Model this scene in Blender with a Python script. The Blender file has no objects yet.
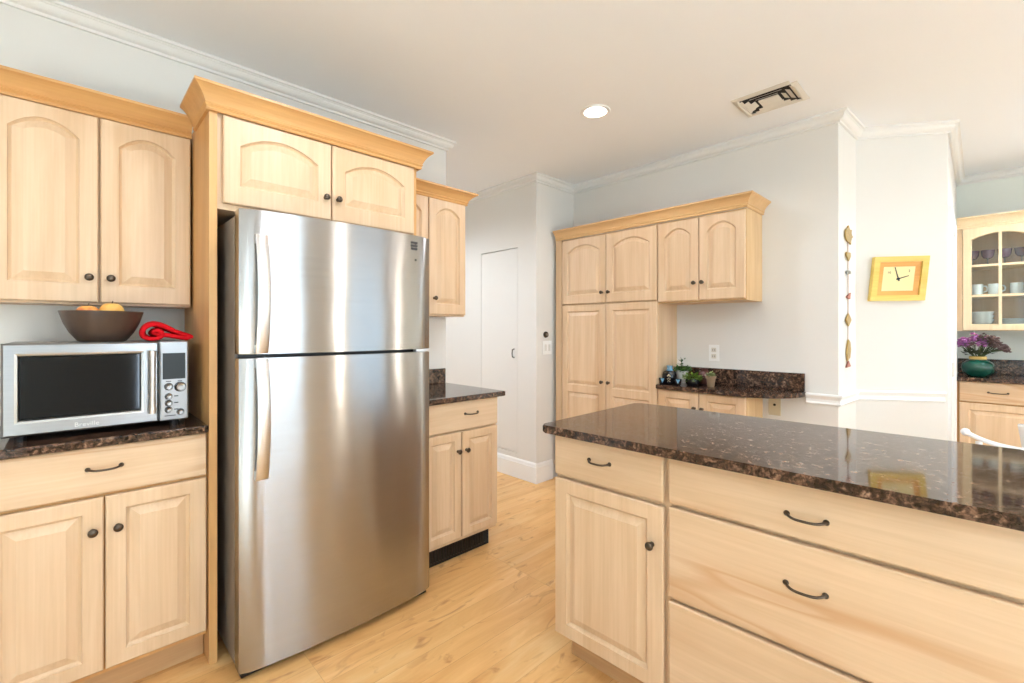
import bpy, bmesh, math, random
from mathutils import Vector, Matrix
R = math.radians
random.seed(7)
SC = bpy.context.scene
COL = SC.collection

# ------------------------------------------------------------------ camera
cam_d = bpy.data.cameras.new('camera')
cam = bpy.data.objects.new('camera', cam_d)
COL.objects.link(cam)
cam.location = (0, 0, 1.275)
cam.rotation_euler = (R(90), 0, R(-44))
cam_d.sensor_width = 36.0
cam_d.lens = 36.0 * 457.0 / 1024.0
cam_d.shift_y = -11.5 / 1024.0
cam_d.clip_start = 0.02
SC.camera = cam

# ------------------------------------------------------------------ world, view
SC.view_settings.view_transform = 'Standard'
SC.view_settings.look = 'None'
SC.view_settings.gamma = 1.0
SC.view_settings.use_curve_mapping = False
SC.view_settings.exposure = 0.70
w = bpy.data.worlds.new('sky'); SC.world = w; w.use_nodes = True
bg = w.node_tree.nodes['Background']
bg.inputs[0].default_value = (0.66, 0.86, 1.10, 1)
bg.inputs[1].default_value = 1.0


def area(name, loc, rot, sx, sy, power, col):
    l = bpy.data.lights.new(name, 'AREA'); l.shape = 'RECTANGLE'
    l.size = sx; l.size_y = sy; l.energy = power; l.color = col
    o = bpy.data.objects.new(name, l); COL.objects.link(o)
    o.location = loc; o.rotation_euler = rot
    return o


def spot(name, loc, power, col=(1.0, 0.86, 0.70), ang=165, size=0.05):
    l = bpy.data.lights.new(name, 'SPOT'); l.energy = power; l.color = col
    l.spot_size = R(ang); l.spot_blend = 0.5; l.shadow_soft_size = size
    o = bpy.data.objects.new(name, l); COL.objects.link(o); o.location = loc
    return o


CEIL = 2.565
DAY = (0.73, 0.91, 1.10)
# daylight standing outside the windows (the windows themselves are built below)
area('daylight_and_fill', (1.25, -3.32, 1.45), (R(90), 0, 0), 1.0, 1.7, 25, DAY)
area('daylight_and_fill', (3.75, -3.32, 1.45), (R(90), 0, 0), 1.5, 1.7, 10, DAY)
area('daylight_and_fill', (-1.3, -3.32, 1.45), (R(90), 0, 0), 1.8, 1.6, 12, DAY)
area('daylight_and_fill', (-2.95, -1.68, 1.45), (R(90), 0, R(-90)), 2.5, 1.7, 3, DAY)  # west fill through an added, unseen window
for x, pw, cl in ((0.65, 11, DAY), (2.77, 14, (0.98, 0.90, 0.78)), (5.11, 10, (0.98, 0.91, 0.82))):     # strip lamps added for bright streaks in the fridge reflection
    area('daylight_and_fill', (x, -3.206, 1.28), (R(90), 0, 0), 0.05, 2.0, pw, cl)
sun_d = bpy.data.lights.new('sun', 'SUN'); sun_d.energy = 42; sun_d.angle = R(1.5); sun_d.color = (0.70, 0.88, 1.10)
sun = bpy.data.objects.new('sun', sun_d); COL.objects.link(sun); sun.location = (-9, 0, 9); sun.rotation_euler = (R(46), 0, R(-91))
DOWN = [(2.23, 1.60), (0.77, 1.20), (-0.75, 1.20), (0.65, -0.45), (1.75, -0.45), (2.85, -0.45), (-0.9, -1.6), (4.45, -0.8)]  # last one added unseen over the nook to brighten the china cabinet
for (lx, ly) in DOWN:
    spot('downlight_and_fill', (lx, ly, CEIL - 0.02), 22 if lx == 0.77 else 50 if lx > 4 else 5 if lx == 2.85 else 10 if lx == 1.75 else 15, (0.84, 0.96, 1.10) if lx > 4 else (0.91, 0.97, 1.08))
for (lx, ly) in [(1.5, 3.6), (0.1, 3.6)]:     # unseen fill added to brighten the passage behind the left wall
    spot('passage_fill', (lx, ly, CEIL - 0.02), 50, (0.88, 0.98, 1.10))

# ------------------------------------------------------------------ materials
MATS = {}


def srgb(r, g, b):
    f = lambda v: (v / 255.0 / 12.92) if v <= 10 else (((v / 255.0) + 0.055) / 1.055) ** 2.4
    return (f(r), f(g), f(b), 1)


class NT:
    def __init__(s, name):
        s.m = bpy.data.materials.new(name); s.m.use_nodes = True
        s.t = s.m.node_tree; s.b = s.t.nodes['Principled BSDF']

    def n(s, kind, **kw):
        x = s.t.nodes.new(kind)
        for k, v in kw.items():
            if k.startswith('i_'):
                x.inputs[k[2:].replace('_', ' ')].default_value = v
            else:
                setattr(x, k, v)
        return x

    def l(s, a, b): s.t.links.new(a, b)

    def ramp(s, fac, stops):
        r = s.n('ShaderNodeValToRGB'); e = r.color_ramp.elements
        while len(e) < len(stops): e.new(0.5)
        for el, (p, c) in zip(e, stops): el.position = p; el.color = c
        s.l(fac, r.inputs[0]); return r

    def coords(s, scale, rnd=True):
        tc = s.n('ShaderNodeTexCoord'); mp = s.n('ShaderNodeMapping')
        mp.inputs['Scale'].default_value = scale
        if rnd:
            oi = s.n('ShaderNodeObjectInfo'); mul = s.n('ShaderNodeMath', operation='MULTIPLY')
            mul.inputs[1].default_value = 37.0
            s.l(oi.outputs['Random'], mul.inputs[0])
            add = s.n('ShaderNodeVectorMath', operation='ADD')
            s.l(tc.outputs['Object'], add.inputs[0]); s.l(mul.outputs[0], add.inputs[1])
            s.l(add.outputs[0], mp.inputs[0])
        else:
            s.l(tc.outputs['Object'], mp.inputs[0])
        return mp

    def noise(s, vec, scale, detail=5, rough=0.6, dist=0.0):
        x = s.n('ShaderNodeTexNoise'); x.inputs['Scale'].default_value = scale
        x.inputs['Detail'].default_value = detail; x.inputs['Roughness'].default_value = rough
        x.inputs['Distortion'].default_value = dist
        s.l(vec, x.inputs['Vector']); return x

    def mix(s, fac, a, b, mode='MIX'):
        x = s.n('ShaderNodeMix', data_type='RGBA', blend_type=mode)
        for sock, v in ((x.inputs[0], fac), (x.inputs[6], a), (x.inputs[7], b)):
            if hasattr(v, 'is_output'): s.l(v, sock)
            else: sock.default_value = v
        return x.outputs[2]


def plain(name, c, rough=0.5, metal=0.0, spec=0.5, var=0.04, vscale=6.0, bump=0.0, **kw):
    if name in MATS: return MATS[name]
    k = NT(name)
    mp = k.coords((1, 1, 1))
    nz = k.noise(mp.outputs[0], vscale, 4)
    c2 = tuple(max(0, v * (1 - var)) for v in c[:3]) + (1,)
    rp = k.ramp(nz.outputs[0], [(0.3, c2), (0.7, c)])
    k.l(rp.outputs[0], k.b.inputs['Base Color'])
    k.b.inputs['Roughness'].default_value = rough
    k.b.inputs['Metallic'].default_value = metal
    k.b.inputs['Specular IOR Level'].default_value = spec
    if bump:
        bp = k.n('ShaderNodeBump'); bp.inputs['Strength'].default_value = bump
        bp.inputs['Distance'].default_value = 0.002
        nb = k.noise(mp.outputs[0], vscale * 20, 3); k.l(nb.outputs[0], bp.inputs['Height'])
        k.l(bp.outputs[0], k.b.inputs['Normal'])
    for a, v in kw.items():
        k.b.inputs[a.replace('_', ' ')].default_value = v
    MATS[name] = k.m; return k.m


def wood(name, axis, c_light, c_dark, c_streak, streak=0.35, rough=0.38):
    if name in MATS: return MATS[name]
    k = NT(name)
    A = {'x': (0.9, 11, 11), 'y': (11, 0.9, 11), 'z': (11, 11, 0.9)}[axis]
    B = {'x': (2.2, 110, 110), 'y': (110, 2.2, 110), 'z': (110, 110, 2.2)}[axis]
    S = {'x': (0.55, 4, 6.5), 'y': (4, 0.55, 6.5), 'z': (4, 4, 0.55)}[axis]
    a = k.noise(k.coords(A).outputs[0], 1.0, 5, 0.6, 0.6)
    b = k.noise(k.coords(B).outputs[0], 1.0, 3, 0.5)
    base = k.ramp(a.outputs[0], [(0.32, c_dark), (0.62, c_light)])
    fine = k.ramp(b.outputs[0], [(0.35, (0.90, 0.88, 0.85, 1)), (0.65, (1, 1, 1, 1))])
    col = k.mix(0.55, base.outputs[0], fine.outputs[0], 'MULTIPLY')
    st = k.noise(k.coords(S).outputs[0], 1.0, 2, 0.4, 1.2)
    sf = k.ramp(st.outputs[0], [(0.55, (0, 0, 0, 1)), (0.62, (streak, streak, streak, 1)), (0.645, (streak * .3,) * 3 + (1,)), (0.70, (streak * .55,) * 3 + (1,))])
    col = k.mix(sf.outputs[0], col, c_streak)
    k.l(col, k.b.inputs['Base Color'])
    k.b.inputs['Roughness'].default_value = rough
    k.b.inputs['Specular IOR Level'].default_value = 0.4
    bp = k.n('ShaderNodeBump'); bp.inputs['Strength'].default_value = 0.05; bp.inputs['Distance'].default_value = 0.001
    k.l(b.outputs[0], bp.inputs['Height']); k.l(bp.outputs[0], k.b.inputs['Normal'])
    MATS[name] = k.m; return k.m


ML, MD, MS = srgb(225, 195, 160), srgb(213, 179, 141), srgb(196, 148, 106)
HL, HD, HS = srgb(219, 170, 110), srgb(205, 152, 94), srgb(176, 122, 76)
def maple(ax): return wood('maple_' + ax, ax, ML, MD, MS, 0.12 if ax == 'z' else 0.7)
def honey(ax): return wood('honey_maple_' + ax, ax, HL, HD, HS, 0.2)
LHONEY = wood('light_honey_z', 'z', srgb(226, 192, 144), srgb(215, 177, 128), HS, 0.2)
LHONEYX = wood('light_honey_x', 'x', srgb(224, 184, 132), srgb(211, 168, 116), HS, 0.2)
def kickwood(): return wood('kick_maple', 'x', srgb(205, 165, 120), srgb(188, 146, 102), HS, 0.2)


def granite():
    if 'granite' in MATS: return MATS['granite']
    k = NT('granite')
    mp = k.coords((1, 1, 1), False)
    a = k.noise(mp.outputs[0], 46, 6, 0.62, 0.8)
    b = k.noise(mp.outputs[0], 95, 4, 0.6, 0.3)
    v = k.n('ShaderNodeTexVoronoi'); v.inputs['Scale'].default_value = 75; k.l(mp.outputs[0], v.inputs['Vector'])
    r1 = k.ramp(a.outputs[0], [(0.36, srgb(36, 28, 25)), (0.49, srgb(80, 58, 47)), (0.60, srgb(130, 98, 78)), (0.70, srgb(172, 140, 116))])
    r2 = k.ramp(b.outputs[0], [(0.40, srgb(18, 17, 20)), (0.58, srgb(255, 255, 255))])
    c = k.mix(0.78, r1.outputs[0], r2.outputs[0], 'MULTIPLY')
    r3 = k.ramp(v.outputs['Distance'], [(0.0, (0.55, 0.55, 0.55, 1)), (0.25, (1, 1, 1, 1))])
    c = k.mix(0.6, c, r3.outputs[0], 'MULTIPLY')
    k.l(c, k.b.inputs['Base Color'])
    k.b.inputs['Roughness'].default_value = 0.06
    k.b.inputs['Specular IOR Level'].default_value = 0.5
    MATS['granite'] = k.m; return k.m


def floor_mat():
    k = NT('floor_planks')
    tc = k.n('ShaderNodeTexCoord')
    br = k.n('ShaderNodeTexBrick')
    br.offset = 0.37; br.offset_frequency = 1; br.squash = 1.0
    br.inputs['Color1'].default_value = (0, 0, 0, 1); br.inputs['Color2'].default_value = (1, 1, 1, 1)
    br.inputs['Mortar'].default_value = (0.5, 0.5, 0.5, 1)
    br.inputs['Scale'].default_value = 1.0; br.inputs['Mortar Size'].default_value = 0.0009
    br.inputs['Mortar Smooth'].default_value = 0.2
    br.inputs['Brick Width'].default_value = 1.05; br.inputs['Row Height'].default_value = 0.118
    k.l(tc.outputs['Object'], br.inputs['Vector'])
    sep = k.n('ShaderNodeSeparateColor'); k.l(br.outputs['Color'], sep.inputs[0])
    mul = k.n('ShaderNodeMath', operation='MULTIPLY'); mul.inputs[1].default_value = 23.0
    k.l(sep.outputs[0], mul.inputs[0])
    add = k.n('ShaderNodeVectorMath', operation='ADD'); k.l(tc.outputs['Object'], add.inputs[0]); k.l(mul.outputs[0], add.inputs[1])
    mp = k.n('ShaderNodeMapping'); mp.inputs['Scale'].default_value = (1.5, 9, 1); k.l(add.outputs[0], mp.inputs[0])
    mp2 = k.n('ShaderNodeMapping'); mp2.inputs['Scale'].default_value = (3.0, 90, 1); k.l(add.outputs[0], mp2.inputs[0])
    mp3 = k.n('ShaderNodeMapping'); mp3.inputs['Scale'].default_value = (5.5, 13, 1); k.l(add.outputs[0], mp3.inputs[0])
    a = k.noise(mp.outputs[0], 1.0, 5, 0.6, 0.8)
    b = k.noise(mp2.outputs[0], 1.0, 3)
    d = k.noise(mp3.outputs[0], 1.0, 3, 0.5, 1.5)
    base = k.ramp(a.outputs[0], [(0.30, srgb(220, 164, 100)), (0.55, srgb(236, 188, 124)), (0.75, srgb(244, 206, 148))])
    tone = k.ramp(sep.outputs[0], [(0.0, (0.84, 0.80, 0.74, 1)), (1.0, (1.0, 1.0, 1.0, 1))])
    c = k.mix(0.6, base.outputs[0], tone.outputs[0], 'MULTIPLY')
    fr = k.ramp(b.outputs[0], [(0.35, (0.9, 0.87, 0.82, 1)), (0.65, (1, 1, 1, 1))])
    c = k.mix(0.5, c, fr.outputs[0], 'MULTIPLY')
    kn = k.ramp(d.outputs[0], [(0.60, (0, 0, 0, 1)), (0.72, (0.55, 0.55, 0.55, 1))])
    c = k.mix(kn.outputs[0], c, srgb(166, 100, 52))
    mo = k.ramp(br.outputs['Fac'], [(0.0, (0, 0, 0, 1)), (1.0, (0.45, 0.45, 0.45, 1))])
    c = k.mix(mo.outputs[0], c, srgb(150, 98, 54))
    k.l(c, k.b.inputs['Base Color'])
    k.b.inputs['Roughness'].default_value = 0.30
    k.b.inputs['Specular IOR Level'].default_value = 0.42
    return k.m


def steel(name, col, rough=0.26, aniso=0.85, wave=0.0, axis='z'):
    if name in MATS: return MATS[name]
    k = NT(name)
    k.b.inputs['Metallic'].default_value = 1.0
    mp = k.coords((1.5, 1.5, 260), True)
    nz = k.noise(mp.outputs[0], 1.0, 3)
    rp = k.ramp(nz.outputs[0], [(0.3, tuple(v * 0.94 for v in col[:3]) + (1,)), (0.7, col)])
    k.l(rp.outputs[0], k.b.inputs['Base Color'])
    k.b.inputs['Roughness'].default_value = rough
    k.b.inputs['Anisotropic'].default_value = aniso
    k.b.inputs['Anisotropic Rotation'].default_value = 0.25
    tg = k.n('ShaderNodeTangent'); tg.direction_type = 'RADIAL'; tg.axis = 'Z'
    k.l(tg.outputs[0], k.b.inputs['Tangent'])
    if wave:
        m2 = k.coords((2.2, 2.2, 3.0), False)      # slow waviness of the sheet
        n2 = k.noise(m2.outputs[0], 1.0, 1, 0.4)
        bp = k.n('ShaderNodeBump'); bp.inputs['Strength'].default_value = 1.0; bp.inputs['Distance'].default_value = wave
        k.l(n2.outputs[0], bp.inputs['Height']); k.l(bp.outputs[0], k.b.inputs['Normal'])
    MATS[name] = k.m; return k.m


def emit(name, col, strength):
    k = NT(name)
    k.b.inputs['Base Color'].default_value = col
    k.b.inputs['Emission Color'].default_value = col
    k.b.inputs['Emission Strength'].default_value = strength
    return k.m


def glass(name, tint=(0.96, 0.98, 0.97, 1), gl=0.10):
    if name in MATS: return MATS[name]
    k = NT(name)
    tr = k.n('ShaderNodeBsdfTransparent'); tr.inputs[0].default_value = tint
    gs = k.n('ShaderNodeBsdfGlossy'); gs.inputs['Roughness'].default_value = 0.02
    lw = k.n('ShaderNodeLayerWeight'); lw.inputs[0].default_value = 0.5
    pw = k.n('ShaderNodeMath', operation='POWER'); pw.inputs[1].default_value = 5.0; k.l(lw.outputs['Facing'], pw.inputs[0])
    fr = k.n('ShaderNodeMath', operation='MULTIPLY_ADD'); fr.inputs[1].default_value = 0.9; fr.inputs[2].default_value = 0.05
    k.l(pw.outputs[0], fr.inputs[0])
    mx = k.n('ShaderNodeMixShader')
    k.l(fr.outputs[0], mx.inputs[0]); k.l(tr.outputs[0], mx.inputs[1]); k.l(gs.outputs[0], mx.inputs[2])
    out = k.t.nodes['Material Output']; k.l(mx.outputs[0], out.inputs[0])
    MATS[name] = k.m; return k.m


WALL = plain('wall_paint', srgb(227, 223, 216), 0.85, var=0.015, vscale=2, spec=0.2)
CEILM = plain('ceiling_paint', srgb(243, 244, 245), 0.9, var=0.01, vscale=2, spec=0.2)
CROWNP = plain('crown_paint', srgb(230, 227, 221), 0.7, var=0.01, spec=0.25)
TRIM = plain('white_trim_paint', srgb(242, 241, 238), 0.45, var=0.01)
BRONZE = plain('dark_bronze', srgb(96, 84, 72), 0.30, 0.9, var=0.25, vscale=60)
DARK = plain('black_plastic', srgb(22, 22, 23), 0.4)
VOID = plain('dark_gap', srgb(30, 27, 25), 0.9)

# ------------------------------------------------------------------ object helpers


def setp(o, label=None, cat=None, group=None, kind=None):
    if label: o['label'] = label
    if cat: o['category'] = cat
    if group: o['group'] = group
    if kind: o['kind'] = kind
    return o


def thing(name, label, cat, loc=(0, 0, 0), rz=0.0, group=None):
    o = bpy.data.objects.new(name, None); COL.objects.link(o)
    o.empty_display_size = 0.05
    o.location = loc; o.rotation_euler = (0, 0, rz)
    return setp(o, label, cat, group)


def obj(name, bm, mat, parent=None, smooth=None, label=None, mats=None):
    bmesh.ops.recalc_face_normals(bm, faces=bm.faces)
    me = bpy.data.meshes.new(name); bm.to_mesh(me); bm.free()
    for m in (mats or [mat]): me.materials.append(m)
    o = bpy.data.objects.new(name, me); COL.objects.link(o)
    if parent is not None: o.parent = parent
    if smooth is not None:
        for p in me.polygons: p.use_smooth = True
        try:
            me.set_sharp_from_angle(angle=R(smooth))
        except Exception:
            pass
    if label: o['label'] = label
    return o


def copy_tree(o, parent=None):
    c = o.copy(); COL.objects.link(c)
    if parent is not None: c.parent = parent
    for ch in list(o.children): copy_tree(ch, c)
    return c


def BM(): return bmesh.new()


def box(bm, x0, x1, y0, y1, z0, z1, bev=0.0, seg=1):
    vs = [bm.verts.new(p) for p in ((x0, y0, z0), (x1, y0, z0), (x1, y1, z0), (x0, y1, z0),
                                    (x0, y0, z1), (x1, y0, z1), (x1, y1, z1), (x0, y1, z1))]
    fs = [bm.faces.new([vs[i] for i in f]) for f in ((0, 3, 2, 1), (4, 5, 6, 7), (0, 1, 5, 4), (1, 2, 6, 5), (2, 3, 7, 6), (3, 0, 4, 7))]
    if bev > 0:
        es = list({e for f in fs for e in f.edges})
        bmesh.ops.bevel(bm, geom=es, offset=bev, segments=seg, profile=0.5, affect='EDGES', clamp_overlap=True)
    return bm


def prism(bm, pts, z0, z1, bev=0.0, seg=2):
    lo = [bm.verts.new((x, y, z0)) for x, y in pts]; hi = [bm.verts.new((x, y, z1)) for x, y in pts]
    n = len(pts)
    fs = [bm.faces.new(lo[::-1]), bm.faces.new(hi)]
    for i in range(n): fs.append(bm.faces.new((lo[i], lo[(i + 1) % n], hi[(i + 1) % n], hi[i])))
    if bev > 0:
        es = list(fs[0].edges) + list(fs[1].edges)
        bmesh.ops.bevel(bm, geom=es, offset=bev, segments=seg, profile=0.5, affect='EDGES', clamp_overlap=True)
    return bm


def lathe(bm, prof, c=(0, 0, 0), axis='z', n=24, sx=1.0, sy=1.0):
    """prof: (radius, height) pairs; axis z up, or 'y' pointing to -y"""
    rings = []
    for r, h in prof:
        if r < 1e-6:
            p = (0, 0, h); rings.append([p])
        else:
            rings.append([(r * math.cos(2 * math.pi * i / n) * sx, r * math.sin(2 * math.pi * i / n) * sy, h) for i in range(n)])
    def tr(p):
        x, y, z = p
        if axis == 'y': return (c[0] + x, c[1] - z, c[2] + y)
        if axis == 'x': return (c[0] + z, c[1] + x, c[2] + y)
        return (c[0] + x, c[1] + y, c[2] + z)
    vr = [[bm.verts.new(tr(p)) for p in ring] for ring in rings]
    for a, b in zip(vr, vr[1:]):
        if len(a) == 1 and len(b) == 1: continue
        for i in range(n):
            j = (i + 1) % n
            if len(a) == 1: bm.faces.new((a[0], b[j], b[i]))
            elif len(b) == 1: bm.faces.new((a[i], a[j], b[0]))
            else: bm.faces.new((a[i], a[j], b[j], b[i]))
    if len(vr[0]) > 1: bm.faces.new(vr[0][::-1])
    if len(vr[-1]) > 1: bm.faces.new(vr[-1])
    return bm


def tube(bm, pts, r, n=8, cap=True):
    pts = [Vector(p) for p in pts]
    rad = r if isinstance(r, (list, tuple)) else [r] * len(pts)
    rings = []; up = None
    for i, p in enumerate(pts):
        d = (pts[min(i + 1, len(pts) - 1)] - pts[max(i - 1, 0)]).normalized()
        if up is None:
            up = d.orthogonal().normalized()
        up = (up - d * up.dot(d)).normalized()
        s = d.cross(up)
        rings.append([bm.verts.new(p + (up * math.cos(2 * math.pi * k / n) + s * math.sin(2 * math.pi * k / n)) * rad[i]) for k in range(n)])
    for a, b in zip(rings, rings[1:]):
        for k in range(n): bm.faces.new((a[k], a[(k + 1) % n], b[(k + 1) % n], b[k]))
    if cap: bm.faces.new(rings[0][::-1]); bm.faces.new(rings[-1])
    return bm


def sweep(bm, path, prof, side=1):
    """profile (d, z) swept along an XY polyline, d measured to the right (side=1) of travel, mitred"""
    P = [Vector(p) for p in path]
    dirs = [(b - a).normalized() for a, b in zip(P, P[1:])]
    nor = [Vector((d.y, -d.x)) * side for d in dirs]
    rings = []
    for i, p in enumerate(P):
        if i == 0: m = nor[0]
        elif i == len(P) - 1: m = nor[-1]
        else:
            s = nor[i - 1] + nor[i]; m = s / (1 + nor[i - 1].dot(nor[i]))
        rings.append([bm.verts.new((p.x + m.x * d, p.y + m.y * d, z)) for d, z in prof])
    n = len(prof)
    for a, b in zip(rings, rings[1:]):
        for k in range(n): bm.faces.new((a[k], a[(k + 1) % n], b[(k + 1) % n], b[k]))
    bm.faces.new(rings[0]); bm.faces.new(rings[-1][::-1])
    return bm


def cove(z0, z1, w, k=6):
    """cabinet crown: bead, cove, top fillet; closed profile (d, z)"""
    h = z1 - z0
    p = [(0, z0), (0.010, z0), (0.013, z0 + 0.006), (0.010, z0 + 0.012), (0.012, z0 + 0.014), (0.017, z0 + 0.020), (0.014, z0 + 0.026)]
    a, b = z0 + 0.028, z1 - 0.012
    for i in range(k + 1):
        t = i / k * math.pi / 2
        q = i / k; p.append((0.016 + (w - 0.020) * (0.62 * q + 0.38 * (1 - math.cos(t))), a + (b - a) * (0.62 * q + 0.38 * math.sin(t))))
    p += [(w, z1 - 0.010), (w, z1), (0, z1)]
    return p


# ------------------------------------------------------------------ cabinet parts


def opening_loop(ox0, ox1, oz0, oz1, rise, d, n=14):
    xc, hw = (ox0 + ox1) / 2, (ox1 - ox0) / 2
    zs = oz1 - rise
    f = lambda x: zs + rise * (1 - ((x - xc) / hw) ** 2) - d
    pts = [(ox0 + d, oz0 + d), (ox1 - d, oz0 + d)]
    if rise <= 0:
        return pts + [(ox1 - d, oz1 - d), (ox0 + d, oz1 - d)]
    for i in range(n + 1):
        x = (ox1 - d) + (ox0 - ox1 + 2 * d) * i / n
        pts.append((x, f(x)))
    return pts


def panel_door(bm, x0, x1, z0, z1, yf, t, opens, panel=True, e=0.004, stops=()):
    """cabinet door in the XZ plane, front at y=yf; opens = [(ox0, ox1, oz0, oz1, rise)] from bottom to top"""
    V = lambda x, y, z: bm.verts.new((x, y, z))
    rect = lambda a, b, c, d, y: [V(a, y, c), V(b, y, c), V(b, y, d), V(a, y, d)]
    back = rect(x0, x1, z0, z1, yf + t); side = rect(x0, x1, z0, z1, yf + e); fr = rect(x0 + e, x1 - e, z0 + e, z1 - e, yf)
    for a, b in ((back, side), (side, fr)):
        for i in range(4): bm.faces.new((a[i], a[(i + 1) % 4], b[(i + 1) % 4], b[i]))
    X0, X1 = x0 + e, x1 - e
    cuts = [z0 + e] + [(a[3] + b[2]) / 2 for a, b in zip(opens, opens[1:])] + [z1 - e]
    for (ox0, ox1, oz0, oz1, rise), b0, b1 in zip(opens, cuts, cuts[1:]):
        L0 = opening_loop(ox0, ox1, oz0, oz1, rise, 0)
        outer = []
        for i, (x, z) in enumerate(L0):
            if i == 0: outer.append((X0, b0))
            elif i == 1: outer.append((X1, b0))
            elif i == 2: outer.append((X1, b1))
            elif i == len(L0) - 1: outer.append((X0, b1))
            else: outer.append((x, b1))
        prof = [(0, 0), (0.002, 0.006), (0.006, 0.0095), (0.010, 0.0125), (0.036, 0.0022), (0.038, 0.0012)] if panel else [(0, 0), (0.004, 0.006), (0.006, t)]
        prev = [V(x, yf, z) for x, z in outer]
        for d, dy in prof:
            cur = [V(x, yf + dy, z) for x, z in opening_loop(ox0, ox1, oz0, oz1, rise, d)]
            n = len(cur)
            for i in range(n): bm.faces.new((prev[i], prev[(i + 1) % n], cur[(i + 1) % n], cur[i]))
            prev = cur
        if panel: bm.faces.new(prev)
    if panel: bm.faces.new(back[::-1])
    else:
        (ox0, ox1, oz0, oz1, rise) = opens[0]
        # rear ring
        L = opening_loop(ox0, ox1, oz0, oz1, rise, 0.006)
        inner = [V(x, yf + t, z) for x, z in L]
        outer = []
        for i, (x, z) in enumerate(L):
            outer.append(V(*((x0, yf + t, z0) if i == 0 else (x1, yf + t, z0) if i == 1 else (x1, yf + t, z1) if i == 2 else (x0, yf + t, z1) if i == len(L) - 1 else (x, yf + t, z1))))
        n = len(L)
        for i in range(n): bm.faces.new((outer[i], outer[(i + 1) % n], inner[(i + 1) % n], inner[i]))
    bmesh.ops.remove_doubles(bm, verts=bm.verts, dist=1e-5)
    return bm


def knob(parent, x, z, yf=0.0, k=1.0):
    bm = BM()
    lathe(bm, [(0.0085 * k, 0), (0.0085 * k, 0.002), (0.0055 * k, 0.005), (0.005 * k, 0.012), (0.009 * k, 0.016), (0.0132 * k, 0.019), (0.0138 * k, 0.023), (0.011 * k, 0.027), (0.0, 0.029)], (x, yf, z), 'y', 16)
    return obj('knob', bm, BRONZE, parent, 50)


def pull(parent, x, z, yf=0.0, w=0.085):
    bm = BM()
    pts = []
    for i in range(13):
        t = -1 + 2 * i / 12
        pts.append((x + t * w / 2, yf - 0.024 * (1 - abs(t) ** 4) - 0.002, z - 0.0025 * (1 - t * t) + 0.002))
    tube(bm, pts, [0.0046 if abs(-1 + 2 * i / 12) > 0.9 else 0.0036 for i in range(13)], 8)
    for s in (-1, 1):
        lathe(bm, [(0.0075, 0), (0.0075, 0.003), (0.005, 0.006)], (x + s * w / 2, yf, z + 0.003), 'y', 12)
    return obj('handle', bm, BRONZE, parent, 50)


def door(parent, x0, x1, z0, z1, yf=0.0, rise=0.0, st=0.056, knob_at=None, two=None, mat=None, k=1.0):
    bm = BM()
    if two:
        opens = [(x0 + st, x1 - st, z0 + st, two[0], 0), (x0 + st, x1 - st, two[1], z1 - st * .85, 0)]
    else:
        opens = [(x0 + st * 0.94, x1 - st * 0.94, z0 + st * (1.22 if rise else 0.86), z1 - st * 0.86, rise)]
    panel_door(bm, x0, x1, z0, z1, yf, 0.02, opens)
    d = obj('door', bm, mat or maple('z'), parent)
    if knob_at: knob(d, knob_at[0], knob_at[1], yf, k)
    return d


def drawer(parent, x0, x1, z0, z1, yf=0.0, handle=None, w=0.085):
    bm = BM(); box(bm, x0, x1, yf, yf + 0.02, z0, z1, 0.005, 2)
    d = obj('drawer', bm, maple('x'), parent)
    if handle: pull(d, handle[0], handle[1], yf, w)
    return d


# ------------------------------------------------------------------ SETTING
def struct(name, bm, mat, **kw):
    o = obj(name, bm, mat, **kw); o['kind'] = 'structure'; return o


bm = BM(); box(bm, -3.0, 5.6, -3.4, 4.6, -0.08, 0.0); struct('floor', bm, floor_mat())
bm = BM(); box(bm, -3.0, 5.6, -3.4, 4.6, CEIL, CEIL + 0.1); struct('ceiling', bm, CEILM)


def wall_seg(bm, a, b, th, z0=0.0, z1=CEIL, side=1):
    """vertical slab from a to b, visible face on a-b, thickness to the left of travel * side"""
    a, b = Vector(a), Vector(b); d = (b - a).normalized(); n = Vector((-d.y, d.x)) * side * th
    prism(bm, [tuple(a), tuple(b), tuple(b + n), tuple(a + n)], z0, z1)


HX = 2.785
PT_H = (HX, 2.594)
PT_P0, PT_P1 = (3.28, 2.594), (3.28, 0.606)
PT_C0, PT_C1 = (3.66, 0.581), (3.95, 0.163)
PT_N = (5.45, 0.172)

bm = BM(); box(bm, -2.9, 1.855, 2.575, 2.72, 0, CEIL); struct('wall_left', bm, WALL)
# wall with the flush closet door, built around the door opening
DY0, DY1, DZ0, DZ1 = 2.816, 3.30, 0.215, 1.985
bm = BM()
g = 0.0025
box(bm, HX, HX + 0.10, 2.594, DY0 - g, 0, CEIL); box(bm, HX, HX + 0.10, DY1 + g, 4.5, 0, CEIL)
box(bm, HX, HX + 0.10, DY0 - g, DY1 + g, 0, DZ0 - 0.006); box(bm, HX, HX + 0.10, DY0 - g, DY1 + g, DZ1 + 0.007, CEIL)
struct('wall_back', bm, WALL)
bm = BM(); box(bm, HX + 0.10, HX + 0.13, DY0 - 0.05, DY1 + 0.05, DZ0 - 0.06, DZ1 + 0.06); struct('gap_shade', bm, VOID)  # dark sheet, its colour painting the shade seen through the door gaps
d1 = BM(); box(d1, HX + 0.001, HX + 0.03, DY0, DY1, DZ0, DZ1, 0.001)
door1 = struct('door_1', d1, WALL)
bm = BM()
tube(bm, [(HX, 2.856, 1.035), (HX - 0.022, 2.856, 1.040), (HX - 0.026, 2.856, 1.072), (HX - 0.022, 2.856, 1.104), (HX, 2.856, 1.109)], 0.006, 8)
obj('handle', bm, BRONZE, door1, 50)
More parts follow.
